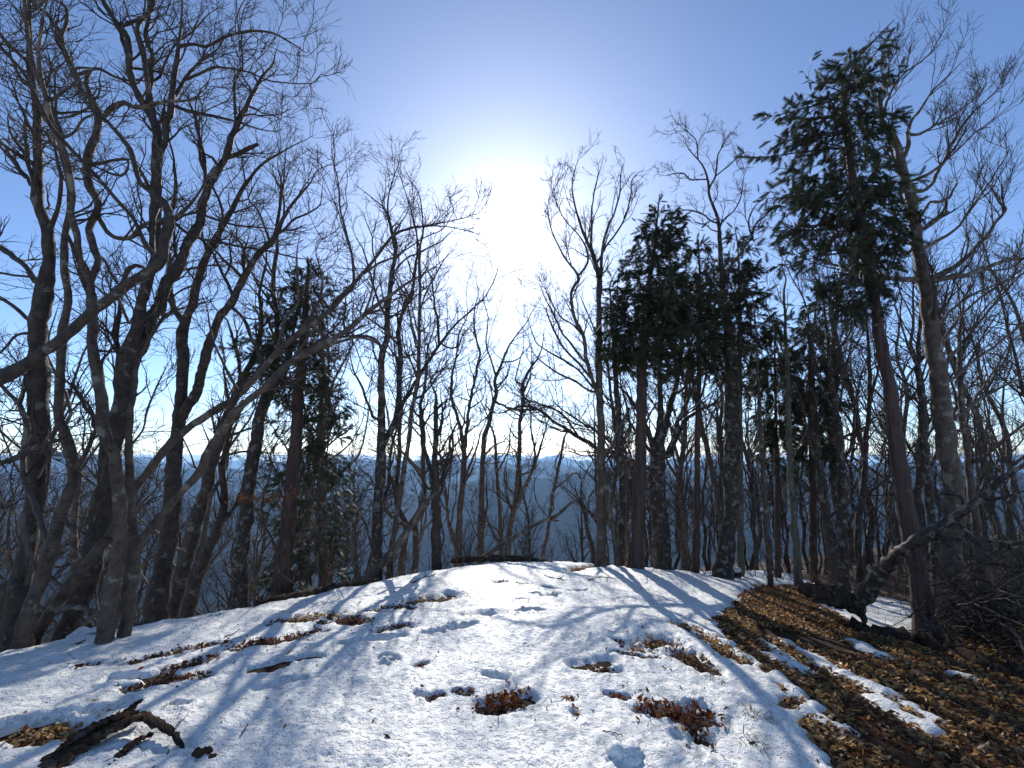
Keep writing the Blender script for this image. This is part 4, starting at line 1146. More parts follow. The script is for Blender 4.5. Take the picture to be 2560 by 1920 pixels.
cypress('cypress_tree', 'brown straight cypress trunk with tufted foliage at left of centre',
    [(706, 1482, 50), (720, 1305, 38), (736, 1142, 33), (747, 980, 28), (755, 904, 25), (763, 790, 17), (769, 700, 10), (772, 648, 4)],
    [(660, 10, 14), (690, 50, 75), (720, 70, 105), (770, 85, 80), (800, 105, 75), (830, 140, 65), (860, 185, 75), (900, 195, 65), (940, 140, 75), (980, 80, 60), (1020, 40, 40)], nb=130, size=.14, droop=.35, dens=1.0, rise=.0, gap=.26, tier=.38)
cypress('cypress_tree', 'low bushy cypress growing just behind the brown cypress trunk',
    [(808, 1500, 24), (804, 1250, 19), (802, 1100, 15), (805, 960, 10), (808, 880, 5)],
    [(870, 10, 12), (930, 50, 60), (990, 110, 80), (1050, 140, 85), (1110, 150, 80), (1180, 160, 90), (1250, 190, 80), (1320, 200, 85), (1390, 190, 90), (1450, 170, 90), (1490, 100, 60)], Y=9.8, nb=120, size=.16, droop=.45, dens=.8, rise=-.12, mat='beech')
cypress('cypress_tree', 'sparse cypress filling the gap between the mottled trunk and the tall leaning cypress',
    [(2035, 1430, 22), (2032, 1250, 18), (2028, 1080, 13), (2025, 930, 9), (2022, 820, 4), (2020, 770, 2)],
    [(760, 8, 8), (820, 40, 50), (880, 60, 70), (940, 90, 90), (1000, 80, 100), (1060, 70, 80), (1120, 60, 80), (1180, 40, 60)], Y=10.8, nb=110, size=.2, droop=.5, dens=.9, rise=-.05, mat='red')
cypress('cypress_tree', 'dark young cypress low between the mottled trunk and the slim pole on the bank',
    [(1945, 1420, 16), (1943, 1250, 13), (1940, 1080, 9), (1938, 950, 6), (1936, 830, 3)],
    [(820, 6, 8), (880, 50, 40), (940, 70, 50), (1000, 80, 60), (1060, 80, 60), (1120, 60, 50), (1180, 30, 30)], Y=11.2, nb=95, size=.2, droop=.45, dens=.9, rise=-.02, mat='red')

# ---------------- the forest behind: a few kinds, many individuals
def forest_kind(h, lean, limbs, sc, dens, fork=None, wig=.2):
    K = 16
    z = np.linspace(0, 1, K)
    P = np.stack([lean * h * z ** 1.5 + .035 * h * np.cumsum(rng.standard_normal(K)) / 3, .03 * h * np.cumsum(rng.standard_normal(K)) / 3, h * z], -1)
    P[:, :2] -= P[0, :2]
    W = .0105 * h * (1 - z) ** .85 + .004
    W[0] *= 1.35
    stems = [(P, W, h, .35)]
    for i in range(limbs):
        t = rng.uniform(.28, .8); j = int(t * (K - 1))
        a = rng.uniform(0, 2 * math.pi); l = h * rng.uniform(.25, .5) * (1.1 - .6 * t)
        d = norm(np.array([math.cos(a) * .75, math.sin(a) * .75, 1.0])); pts = [P[j]]
        for s in range(8):
            d = norm(d + .16 * rng.standard_normal(3) + np.array([0, 0, .07])); pts.append(pts[-1] + d * l / 8)
        stems.append((np.array(pts), np.linspace(W[j] * .62, .004, 9), l, .15))
    parts = []
    for i, s in enumerate(stems):
        Q, w, _ = resample(s[0], s[1], 22 if i == 0 else 12)
        parts.append(tubes(Q[None], w[None], 8 if i == 0 else 5, True, .03))
    tv, tf = join(parts)
    cv, cf = crown_parts(stems, sc, dens, .1, wig, .0034, None, .3, 3)
    return mesh('forest_trunk', tv, tf, M[random.choice(['beech', 'beech_dark', 'mottled'])]), mesh('forest_crown', cv, cf, M['twig']), h


KINDS = [forest_kind(8, ln_, nl, 1.15, .62, wig=wg) for ln_, nl, wg in [(.05, 7, .2), (-.12, 8, .25), (.16, 6, .22), (0, 9, .28), (-.05, 5, .2), (.1, 8, .3), (-.18, 6, .25)]]


NEAR = [(420, 'left of the dark forked trunk'), (700, 'left of the brown cypress'), (900, 'just right of the brown cypress'), (1060, 'near the forked beech'), (1180, 'left of the sun'),
        (1340, 'right under the sun'), (1500, 'between the sun and the tall grey beech'), (1610, 'by the red-barked cypress'), (1790, 'left of the mottled trunk'), (1900, 'just right of the mottled trunk'),
        (2000, 'between the slim pole and the ochre pole'), (2130, 'near the curved-arm tree'), (2260, 'left of the tall leaning cypress trunk'), (2400, 'behind the big grey beech'), (9999, 'near the right edge')]


def forest(n, u0, u1, y0, y1, v0, v1, label, group, seed):
    used = {}
    r = np.random.default_rng(seed)
    for i in range(n):
        u = u0 + (u1 - u0) * (i + r.uniform(.1, .9)) / n
        Yd = r.uniform(y0, y1)
        x = at(u, 1200, Yd)[0]
        g = float(ground(x, Yd))
        topz = at(u, r.uniform(v0, v1), Yd)[2]
        tm, cm, h = KINDS[int(r.integers(len(KINDS)))]
        s = max(topz - g, 2.2) / h
        root = empty('forest_tree', (x, Yd, g - .1))
        root.scale = (s, s, s)
        root.rotation_euler = (0, 0, r.uniform(0, 6.28))
        where = next(w_ for lim, w_ in NEAR if u < lim) if u > 60 else 'at the left edge'
        k_ = used[where] = used.get(where, 0) + 1
        tag(root, (['', 'second ', 'third ', 'fourth ', 'fifth ', 'sixth ', 'seventh ', 'eighth ', 'ninth ', 'tenth ', 'eleventh ', 'twelfth ', 'thirteenth ', 'fourteenth ', 'fifteenth '][min(k_ - 1, 14)] + label + ' ' + where), 'tree', group)
        obj('trunk', tm, root)
        obj('crown', cm, root)['kind'] = 'stuff'


forest(11, -120, 900, 12.0, 28.0, 940, 1180, 'thin bare tree low on the slope', 'bare trees on the slope at left', 101)
forest(4, -140, 520, 11.0, 16.0, 640, 900, 'bare middling tree behind the big trunks', 'bare trees filling the left group', 102)
forest(6, 860, 1480, 22.0, 38.0, 1060, 1240, 'thin bare tree against the blue valley', 'bare trees behind the crest', 103)
forest(6, 700, 1100, 18.0, 28.0, 720, 920, 'taller bare tree on the slope', 'bare trees behind the brown cypress', 106)
forest(4, 1500, 1800, 16.0, 24.0, 600, 800, 'bare top above the dark cypress crowns', 'bare trees behind the broad cypress', 107)
forest(46, 1480, 2720, 13.0, 34.0, 800, 1120, 'slim bare forest trunk', 'crowded forest trunks at right', 104)
forest(10, 2060, 2760, 15.0, 26.0, 470, 760, 'tall twiggy forest tree', 'tall bare trees at right', 105)
forest(40, 1480, 2740, 13.0, 24.0, 1040, 1250, 'short brushy tree', 'short brushy trees under the forest at right', 108)
forest(6, -100, 880, 12.0, 20.0, 1100, 1280, 'short brushy tree', 'short brushy trees under the left trunks', 109)

# ================================================================== SMALL THINGS ON THE GROUND
def leaf_mesh(seed, curl, fold, mat):
    """one dry leaf about 1 long: pointed oval, folded on its midrib, curled along it"""
    r = np.random.default_rng(seed)
    xs = np.array([0, .22, .55, .85, 1.0]); ws = np.array([.02, .26, .33, .17, .0])
    v, f = [], []
    for i, (x, w) in enumerate(zip(xs, ws)):
        a = curl * (x - .3)
        cx = math.sin(a) / curl if abs(curl) > .05 else x
        cz = (1 - math.cos(a)) / curl if abs(curl) > .05 else 0
        for s in (-1, 0, 1):
            v.append((cx, s * w * math.cos(fold), cz + abs(s) * w * math.sin(fold) + r.normal(0, .03) * (s != 0)))
    for i in range(4):
        for s in (0, 1):
            a = i * 3 + s
            f.append((a, a + 1, a + 4, a + 3))
    return mesh('leaf', np.array(v), [np.array(f)], mat)


LEAF = {k: [leaf_mesh(200 + i, c, fo, M[m]) for i, (c, fo) in enumerate([(.6, .3), (1.5, .5), (-.9, .35), (2.2, .7), (.2, .9), (1.0, -.4)])]
        for k, m in (('r', 'leaf_red'), ('t', 'leaf_tan'), ('d', 'leaf_dark'))}
LEAF['R'] = LEAF['r']; LEAF['D'] = LEAF['d']


def scatter_leaf(parent, org, kind, x, y, z, size, upright, r):
    o = obj('leaf', LEAF[kind][int(r.integers(6))], parent, (x - org[0], y - org[1], z - org[2]))
    o.scale = (size, size * r.uniform(.7, 1.1), size)
    o.rotation_euler = (r.normal(0, .4 + .9 * upright), r.normal(-.1 - .35 * upright, .3 + .75 * upright), r.uniform(0, 6.28))
    return o


r = np.random.default_rng(31)
for (a, b_, w), c in zip(CL, CLUMPS):
    n, kind, label = c[5], c[6], c[7]
    mid = (a + b_) / 2
    org = (mid[0], mid[1], top(mid[0], mid[1]))
    root = empty('leaf_clump', org)
    tag(root, label, 'leaves', 'leaf clumps melted into the snow')
    up = .6 if kind in 'RD' else .18
    dist = math.hypot(mid[0], mid[1])
    for i in range(int(n * 3.0)):
        t = r.uniform(0, 1); p = a + (b_ - a) * t + r.normal(0, .62, 2) * w
        k = kind if r.random() < .72 else r.choice(list('rtd'))
        s = r.uniform(.026, .048) * (1.1 if up > .5 else 1.0)
        g = float(ground(p[0], p[1])) + r.uniform(.0, .03) + (r.uniform(0, .055) if up > .5 else 0)
        scatter_leaf(root, org, str(k), p[0], p[1], g + .012, s, up, r)
    for i in range(int(n * .35) + 1):      # loose leaves blown out round it
        t = r.uniform(-.15, 1.15); p = a + (b_ - a) * t + r.normal(0, 2.0, 2) * w
        scatter_leaf(root, org, kind, p[0], p[1], top(p[0], p[1]) + .006, r.uniform(.018, .042), .1, r)
    if up > .5 and n > 20:      # bent leaf stalks sticking out
        for i in range(9):
            t = r.uniform(0, 1); p = a + (b_ - a) * t + r.normal(0, .5, 2) * w
            g = float(ground(p[0], p[1]))
            d = norm(np.array([[r.normal(0, .6), r.normal(0, .6), 1.0]]))[0]
            pts = np.array([[p[0], p[1], g], [p[0] + d[0] * .05, p[1] + d[1] * .05, g + .06], [p[0] + d[0] * .11, p[1] + d[1] * .11, g + .09 + r.uniform(-.02, .04)]])
            v, f = tubes(pts[None] - np.array(org), np.array([[.0022, .0018, .001]]), 4)
            obj('stalk', mesh('stalk', v, f, M['leaf_dark']), root)

# --- the bared leaf litter on the bank
lit = empty('leaf_litter', (*LITTER[3], float(ground(*LITTER[3]))))
tag(lit, 'carpet of tan beech leaves on the bared bank at right', 'leaves', kind='stuff')
lo = np.array(lit.location)
N = 90000
cand = np.stack([rng.uniform(1.2, 9.5, N), rng.uniform(1.4, 9.5, N)], -1)
sdl = poly_sd(cand[:, 0], cand[:, 1], LITTER)
snw = snow_depth(cand[:, 0], cand[:, 1])
dist = np.hypot(cand[:, 0], cand[:, 1])
vis = (sdl < .1) & (snw < .004) & (np.abs(np.arctan2(cand[:, 0], cand[:, 1])) < R(62)) & (rng.random(N) < np.clip(1.3 - dist * .06, .45, 1)) & \
    (fbm(cand[:, 0] * 1.3, cand[:, 1] * 1.3, 91, 3) > -.42)
cand = cand[vis]; dist = dist[vis]
order = np.argsort(dist)
front = order[:300]; rest = order[300:]
rr_ = np.random.default_rng(41)
for i in front:
    x, y = cand[i]
    scatter_leaf(lit, lo, 't' if rr_.random() < .62 else ('d' if rr_.random() < .6 else 'r'), x, y, float(ground(x, y)) + rr_.uniform(.004, .03), rr_.uniform(.035, .065), .25, rr_)
# simple folded leaves for the rest
c2 = cand[rest]; n = len(c2)
gz = ground(c2[:, 0], c2[:, 1]) + rng.uniform(.003, .035, n)
d = norm(np.stack([rng.standard_normal(n), rng.standard_normal(n), rng.normal(0, .35, n)], -1))
u_ = norm(np.cross(norm(np.array([[0, 0, 1.]]) + .5 * rng.standard_normal((n, 3))), d)); nn = np.cross(d, u_)
sz = rng.uniform(.032, .066, n)[:, None]; wd = sz * rng.uniform(.16, .32, n)[:, None]; ch = sz * rng.uniform(.0, .25, n)[:, None]
c0 = np.concatenate([c2, gz[:, None]], 1)
V = np.stack([c0 - d * sz * .5, c0 + u_ * wd + nn * ch, c0 + d * sz * .5 + nn * ch * .6, c0 - u_ * wd + nn * ch, c0 + d * sz * .05 - nn * ch * .3], 1)
base = (np.arange(n) * 5)[:, None]
F = np.concatenate([base + np.array([[0, 4, 1]]), base + np.array([[4, 2, 1]]), base + np.array([[0, 3, 4]]), base + np.array([[4, 3, 2]])])
pick = rng.random(n)
for k, (m_, lo_, hi_) in enumerate((('leaf_tan', 0, .72), ('leaf_dark', .72, .88), ('leaf_red', .88, 1))):
    sel = np.where((pick >= lo_) & (pick < hi_))[0]
    b5 = (np.arange(len(sel)) * 5)[:, None]
    Fk = np.concatenate([b5 + np.array([[0, 4, 1]]), b5 + np.array([[4, 2, 1]]), b5 + np.array([[0, 3, 4]]), b5 + np.array([[4, 3, 2]])])
    o = obj('leaf_mass', mesh('leaf_mass', V[sel].reshape(-1, 3) - lo, [Fk], M[m_], smooth=False), lit)
    o['kind'] = 'stuff'


# --- dead wood
def wood(name, label, pts, mat='dead', lift=0.0, Y=None, sides=10, lump=.06, branches=(), cat='log', group=None, ground_pts=True, rough=.12):
    """pts: (u, v, width px[, height above ground]) lying on the ground, or at depth Y"""
    P, W = [], []
    for q_ in pts:
        if Y is None:
            h = rim_hit(q_[0], q_[1])
            w = .5 * q_[2] * mpp(q_[0], q_[1], h[1])
            P.append(h + np.array([0, 0, w * .55 + lift])); W.append(w)
        else:
            yq = Y + (q_[3] if len(q_) > 3 else 0.0)
            P.append(at(q_[0], q_[1], yq)); W.append(.5 * q_[2] * mpp(q_[0], q_[1], yq))
    P = np.array(P); W = np.array(W)
    org = P[0].copy()
    root = empty(name, org); tag(root, label, cat, group)
    L = float(np.linalg.norm(np.diff(P, axis=0), axis=1).sum())
    n = int(np.clip(L / .05, 8, 60))
    Q, w, _ = resample(P, W, n)
    w = w * (1 + rough * rng.standard_normal(n))
    v, f = tubes(Q[None] - org, w[None], sides, True, lump)
    obj('stem', mesh('stem', v, f, M[mat]), root)
    for br in branches:
        p = np.array([at(u, v, yy) for u, v, yy, ww in br]); ww = np.array([.5 * q_[3] * mpp(q_[0], q_[1], q_[2]) for q_ in br])
        Q, w, l = resample(p, ww, max(6, int(np.linalg.norm(p[-1] - p[0]) / .06)))
        v, f = tubes(Q[None] - org, w[None], 7, True, .05)
        obj('branch', mesh('branch', v, f, M[mat]), root)
    return root, P, W


wood('fallen_log', 'long weathered log lying along the crest under the sun', [(1128, 1402, 13), (1180, 1398, 16), (1240, 1396, 16), (1300, 1397, 15), (1345, 1402, 10), (1420, 1412, 6)], 'rot', Y=9.45)
yx = 9.6
wood('dead_branch', 'pale dead branch slanting up to the right over the crest log', [(1205, 1395, 12), (1262, 1358, 12), (1310, 1328, 10), (1345, 1308, 10), (1390, 1290, 9), (1420, 1264, 7), (1442, 1246, 4)], 'dead', Y=yx,
     branches=[[(1345, 1308, yx, 6), (1372, 1300, yx + .1, 6), (1396, 1302, yx + .2, 4)]], cat='branch')
wood('dead_branch', 'bare brown stick leaning right across the forked beech foot', [(905, 1452, 24), (926, 1437, 21), (984, 1374, 19), (1016, 1333, 15), (1050, 1272, 12), (1075, 1245, 9), (1100, 1225, 5)], 'dead', Y=8.4,
     branches=[[(1050, 1272, 8.4, 6), (1048, 1250, 8.5, 5), (1052, 1228, 8.6, 3)]], cat='branch')
wood('fallen_log', 'dark mossy log marking the snow edge below the brown cypress trunk', [(640, 1524, 26), (700, 1502, 30), (770, 1486, 30), (830, 1474, 28), (890, 1461, 24), (950, 1446, 14)], 'rot')
wood('fallen_log', 'rotten log lying behind the twin grey trunks at the snow edge', [(330, 1552, 22), (370, 1556, 24), (415, 1562, 18)], 'dead')
wood('dead_branch', 'pale broken branch lying between the black trunk and the pale S-bent trunk', [(140, 1526, 14), (170, 1518, 12), (205, 1520, 12), (240, 1530, 11), (262, 1534, 9)], 'dead', Y=4.7, cat='branch')
wood('dead_branch', 'peeling curved dead branch hanging in front of the leftmost trunk', [(62, 1282, 10), (58, 1310, 12), (66, 1350, 13), (75, 1395, 14), (74, 1430, 13), (66, 1462, 11)], 'dead', Y=4.5, cat='branch')
wood('dead_branch', 'crooked forked twig on the snow below the pale S-bent trunk', [(120, 1640, 4), (160, 1630, 6), (200, 1618, 6), (232, 1602, 6), (252, 1592, 8)], 'rot', lift=.03, cat='branch')

# the uprooted log on the right with its root end
yj = min(float(hit(2146, 1512)[1]), 6.3)
log, P, W = wood('leaning_log', 'dark uprooted log leaning right over the bank into the brush', [(2130, 1528, 50, .05), (2150, 1504, 44, 0), (2180, 1460, 38, -.2), (2209, 1423, 33, -.4), (2253, 1380, 30, -.8), (2296, 1350, 30, -1.0), (2363, 1310, 25, -1.1), (2412, 1275, 21, -1.25), (2470, 1229, 17, -1.4), (2500, 1200, 15, -1.5), (2580, 1150, 11, -1.7)], 'mottled', Y=yj,
     branches=[[(2290, 1352, yj - .85, 12), (2350, 1345, yj - 1.1, 10), (2440, 1352, yj - 1.3, 9), (2580, 1358, yj - 1.5, 7)], [(2380, 1298, yj - 1.15, 11), (2420, 1330, yj - 1.3, 9), (2450, 1360, yj - 1.4, 8), (2480, 1400, yj - 1.6, 6)],
               [(2410, 1278, yj - 1.25, 9), (2400, 1240, yj - 1.1, 8), (2350, 1235, yj - 1.0, 5)], [(2440, 1255, yj - 1.3, 9), (2500, 1245, yj - 1.5, 7), (2570, 1225, yj - 1.7, 5)],
               [(2470, 1230, yj - 1.4, 8), (2490, 1190, yj - 1.2, 6), (2490, 1150, yj - 1.1, 4)], [(2330, 1330, yj - 1.0, 9), (2360, 1350, yj - 1.1, 8), (2400, 1400, yj - 1.3, 6)]], cat='log')
# its torn root plate, dark and lumpy, lying to the left of the butt
rootp, P, W = wood('root_plate', 'black lumpy root plate at the foot of the leaning log', [(2150, 1512, 40), (2110, 1500, 46, .02), (2070, 1488, 46), (2030, 1478, 36), (1995, 1470, 16)], 'rot', Y=yj, lump=.16,
     branches=[[(2120, 1500, yj, 20), (2105, 1478, yj, 14), (2085, 1462, yj, 7)], [(2080, 1488, yj, 18), (2058, 1466, yj, 12), (2032, 1452, yj, 5)], [(2050, 1482, yj, 16), (2020, 1466, yj, 10), (1990, 1452, yj, 4)],
               [(2140, 1518, yj, 22), (2160, 1545, yj - .15, 16), (2158, 1562, yj - .2, 8)], [(2090, 1500, yj, 16), (2060, 1505, yj - .1, 12), (2030, 1500, yj - .15, 5)]], cat='roots')
wood('fallen_log', 'black log form added for the shade under the brush at the bank foot', [(2130, 1570, 36), (2210, 1592, 44), (2300, 1612, 48), (2390, 1640, 50), (2480, 1676, 50), (2600, 1710, 50)], 'rot', lump=.2, lift=-.06, rough=.2)  # added dark shape in place of the shadow under brush and bank
wood('fallen_log', 'half-buried dark root between the bank and the brush pile', [(2225, 1660, 20), (2300, 1690, 26), (2370, 1712, 26), (2450, 1750, 22)], 'rot', lump=.2, lift=-.04, rough=.2)

# --- the brush pile at the right edge
bo = hit(2420, 1640)
bp = empty('brush_pile', bo); tag(bp, 'tangled pile of dead sticks at the right edge below the leaning log', 'brush')
rb = np.random.default_rng(57)
sticks = []
cx, cy = bo[0] + 1.45, bo[1] + .3
for i in range(230):
    a = rb.uniform(0, 6.28); q_ = np.sqrt(rb.random()) * 1.0
    x = cx + 1.45 * q_ * math.cos(a); y = cy + 1.15 * q_ * math.sin(a)
    h = (1 - q_ ** 2) * 1.25 * rb.random() ** .7
    g = float(ground(x, y)) + .04
    d = norm(np.array([[rb.normal(-.35, .8), rb.normal(0, .8), rb.normal(.05, .38)]]))[0]
    ln = rb.uniform(.5, 1.7); K = 7
    pts = []; cur = np.array([x, y, g + h]) - d * ln / 2
    for s in range(K):
        pts.append(cur.copy()); d = norm((d + rb.normal(0, .22, 3))[None])[0]; cur = cur + d * ln / (K - 1)
    pts = np.array(pts); pts[:, 2] = np.maximum(pts[:, 2], ground(pts[:, 0], pts[:, 1]) + .01)
    r0 = rb.choice([.006, .01, .016, .026], p=[.3, .35, .22, .13])
    rad_ = np.linspace(r0, r0 * .35, K)
    v, f = tubes(pts[None] - bo, rad_[None], 6, True, .06)
    obj('stick', mesh('stick', v, f, M['dead'] if rb.random() < .45 else M['rot']), bp)
    sticks.append((pts, rad_, ln, .1))
P_ = np.stack([s[0] for s in sticks]); R_ = np.stack([s[1] for s in sticks]); L_ = np.array([s[2] for s in sticks])
p1, r1, l1 = grow(P_, R_, L_, .13, .12, .5, 5, (25, 75), .3, 0.0, .5, .002, .1, 1.0)
p2, r2, l2 = grow(p1, r1, l1, .13, .06, .2, 3, (25, 70), .3, 0.0, .7, .0016, .1, 1.0)
v, f = join([tubes(p1, r1, 4, cap=False), tubes(p2, r2, 3, cap=False)])
o = obj('twig_mass', mesh('twig_mass', v - bo, f, M['twig_grey']), bp); o['kind'] = 'stuff'


# --- shrubs: fine thickets at the rim
def shrub(label, u, v, h, n, spread, Y=None, mat='twig', group='thin shrubs along the rim'):
    p = hit(u, v) if Y is None else at(u, v, Y)
    g = float(ground(p[0], p[1]))
    org = np.array([p[0], p[1], g])
    root = empty('shrub', org); tag(root, label, 'shrub', group)
    K = 8; rs = rng
    base = org[None] + np.concatenate([rs.normal(0, spread * .35, (n, 2)), np.zeros((n, 1))], 1)
    d = norm(np.stack([rs.normal(0, .35, n), rs.normal(0, .35, n), np.ones(n)], -1)); ln = h * rs.uniform(.6, 1.1, n)
    out = np.empty((n, K, 3)); out[:, 0] = base; cur = base
    for s in range(1, K):
        d = norm(d + .14 * rs.standard_normal((n, 3))); cur = cur + d * (ln / (K - 1))[:, None]; out[:, s] = cur
    rad_ = np.linspace(.009, .003, K)[None] * np.ones((n, 1))
    for i in range(min(n, 12)):
        v_, f_ = tubes(out[i:i + 1] - org, rad_[i:i + 1], 5, True, .04)
        obj('stem', mesh('stem', v_, f_, M[mat]), root)
    p1, r1, l1 = grow(out, rad_, ln, .12, .15, .45, 6, (25, 60), .2, .08, .6, .0026, .2, 1.0)
    p2, r2, l2 = grow(p1, r1, l1, .09, .08, .22, 4, (25, 60), .22, .05, .8, .002, .2, 1.0)
    v_, f_ = join([tubes(out[12:] if n > 12 else out[:1], rad_[12:] if n > 12 else rad_[:1], 4), tubes(p1, r1, 3, cap=False), tubes(p2, r2, 3, cap=False)])
    o = obj('twig_mass', mesh('twig_mass', v_ - org, f_, M[mat]), root); o['kind'] = 'stuff'


shrub('reddish thicket of fine twigs behind the crest log', 1300, 1400, 1.5, 16, .5, Y=10.3)
shrub('fine thicket left of the crest log beside the stubby dark tree', 1170, 1400, 1.3, 12, .5, Y=10.3)
shrub('thin thicket at the foot of the forked beech', 1010, 1430, 1.0, 8, .4, Y=9.6)
shrub('grey twig thicket around the foot of the bushy cypress', 840, 1480, 1.4, 14, .6, Y=7.6, mat='twig_grey')
shrub('pale tangle of twigs left of the brown cypress trunk', 600, 1520, 1.2, 12, .5, Y=6.6, mat='twig_grey')
shrub('pale dry twigs in front of the thick many-stemmed beech', 1650, 1410, 1.6, 10, .3, Y=9.5, mat='twig_grey')
shrub('brown thicket between the mottled trunk and the many-stemmed beech', 1735, 1410, 1.3, 14, .6, Y=10.2)
shrub('grey brush behind the slim pole on the bank', 1900, 1420, 1.2, 12, .6, Y=10.6, mat='twig_grey')
shrub('grey brush under the forest right of the ochre pole', 2040, 1430, 1.3, 14, .7, Y=10.4, mat='twig_grey')
shrub('tall grey brush right of the big grey beech', 2470, 1400, 2.0, 18, .7, Y=7.6, mat='twig_grey')
shrub('tall grey brush at the far right above the brush pile', 2540, 1380, 2.2, 18, .7, Y=8.4, mat='twig_grey')
shrub('grey brush between the leaning cypress and the curved-arm tree', 2200, 1420, 1.5, 14, .7, Y=9.6, mat='twig_grey')
shrub('brown brush behind the leaning log', 2330, 1400, 1.6, 16, .8, Y=9.0)
shrub('fine brown brush far back at the right edge', 2480, 1330, 2.4, 18, .9, Y=11.5)
shrub('grey brush filling the lower left corner behind the leftmost trunk', 20, 1560, 1.5, 14, .5, Y=5.6, mat='twig_grey')

# --- stumps, lumps, scraps
def lump(name, label, blobs, mat, cat, group=None):
    """blobs: (u, v, radius m, height factor)"""
    h0 = rim_hit(blobs[0][0], blobs[0][1]); root = empty(name, h0); tag(root, label, cat, group)
    for i, (u, v, rr0, hf) in enumerate(blobs):
        h = rim_hit(u, v); c = np.array([h[0], h[1], h[2] + .02 + rr0 * hf * .5])
        th, ph = np.meshgrid(np.linspace(0, 2 * math.pi, 22, endpoint=False), np.linspace(.02, math.pi - .02, 14))
        q_ = 1 + .55 * fbm(np.cos(th) * 2 * np.sin(ph) + i * 5, np.cos(ph) * 2 + np.sin(th) * np.sin(ph) * 1.7, 13 + i, 4)
        x = np.stack([q_ * np.sin(ph) * np.cos(th), q_ * np.sin(ph) * np.sin(th), hf * q_ * np.cos(ph)], -1) * rr0
        nr_, nt_ = th.shape
        a = np.arange(nr_ - 1)[:, None] * nt_; j = np.arange(nt_)[None]; j2 = (j + 1) % nt_
        q4 = np.stack([a + j, a + nt_ + j, a + nt_ + j2, a + j2], -1).reshape(-1, 4)
        obj('clod' if mat == 'snow' else 'chunk', mesh('clod', x.reshape(-1, 3) + c - h0, [q4], M[mat]), root)


lump('snow_lump', 'three kicked-up snow clods behind the largest russet leaf clump', [(1720, 1770, .045, .8), (1745, 1772, .05, .75), (1692, 1778, .04, .8), (1672, 1782, .028, .7)], 'snow', 'snow clod')
lump('snow_lump', 'rounded crusty snow mound at the bottom edge right of centre', [(1562, 1915, .085, .75), (1590, 1912, .05, .7), (1535, 1925, .05, .6)], 'snow', 'snow clod')
lump('snow_lump', 'small snow clod left of the crest middle, by the dark curled leaf', [(965, 1660, .05, .5), (985, 1668, .035, .5)], 'snow', 'snow clod')
lump('wood_fragment', 'small snow-dusted wood knot at the bottom edge on the left', [(498, 1905, .035, .9), (515, 1900, .025, 1.1), (530, 1908, .024, .6), (488, 1915, .02, .7)], 'rot', 'wood')
lump('snow_lump', 'snow pillow at the foot of the pale S-bent trunk', [(215, 1585, .12, .55), (195, 1590, .09, .5), (238, 1582, .08, .5)], 'snow', 'snow clod')

# snow-capped stump by the mottled trunk
h = hit(1838, 1450); st = empty('tree_stump', h); tag(st, 'short snow-capped stump just right of the dark mottled trunk', 'tree stump')
pts = np.array([[0, 0, -.1], [0, 0, .05], [.01, 0, .17]]); v, f = tubes(pts[None], np.array([[.14, .12, .11]]), 12, True, .08); obj('bole', mesh('bole', v, f, M['rot']), st)
pts = np.array([[.01, 0, .17], [.01, 0, .2], [.01, .0, .235], [.01, 0, .25]]); v, f = tubes(pts[None], np.array([[.115, .125, .10, .03]]), 12, True, .05); obj('snow_cap', mesh('snow_cap', v, f, M['snow']), st)
h = hit(2000, 1425); st = empty('tree_stump', h); tag(st, 'dark rotten stump at the foot of the ochre pole', 'tree stump')
pts = np.array([[0, 0, -.1], [0, 0, .1], [.03, 0, .28]]); v, f = tubes(pts[None], np.array([[.2, .16, .11]]), 12, True, .14); obj('bole', mesh('bole', v, f, M['rot']), st)

# the torn slab of rotten wood in the lower left corner
def slab(name, label, ribs, mat):
    h0 = hit(ribs[0][0][0], ribs[0][0][1]); root = empty(name, h0); tag(root, label, 'wood')
    for rib in ribs:
        P = np.array([hit(u, v) + np.array([0, 0, up]) for u, v, w, up in rib]); W = np.array([.4 * w * mpp(u, v, p_[1]) for (u, v, w, up), p_ in zip(rib, P)])
        Q, w, L = resample(P, W, 26)
        T = norm(np.gradient(Q, axis=0)); side = norm(np.cross(T, np.array([[0, 0, 1.]]))); nrm = np.cross(side, T)
        jag = 1 + .16 * rng.standard_normal((26, 2))
        k = np.array([-1, -.55, 0, .55, 1]); prof = np.array([0, .35, .5, .38, 0])
        V = []
        for s in (1, -1):
            for a_, p_ in zip(k, prof):
                jj = jag[:, 0] if a_ < 0 else jag[:, 1]
                V.append(Q + side * (w * a_ * jj)[:, None] + nrm * (w * (p_ * .5 + (.08 if s > 0 else -.10)) + .006 * rng.standard_normal(26))[:, None])
        V = np.stack(V, 1)      # (26,10,3)
        ring = [0, 1, 2, 3, 4, 9, 8, 7, 6, 5]
        V = V[:, ring]
        a = np.arange(25)[:, None] * 10; j = np.arange(10)[None]; j2 = (j + 1) % 10
        q4 = np.stack([a + j, a + j2, a + 10 + j2, a + 10 + j], -1).reshape(-1, 4)
        obj('splinter', mesh('splinter', V.reshape(-1, 3) - h0, [q4, np.array([[0, 1, 2, 3, 4, 5, 6, 7, 8, 9]]), np.arange(250, 260)[None, ::-1]], M[mat]), root)


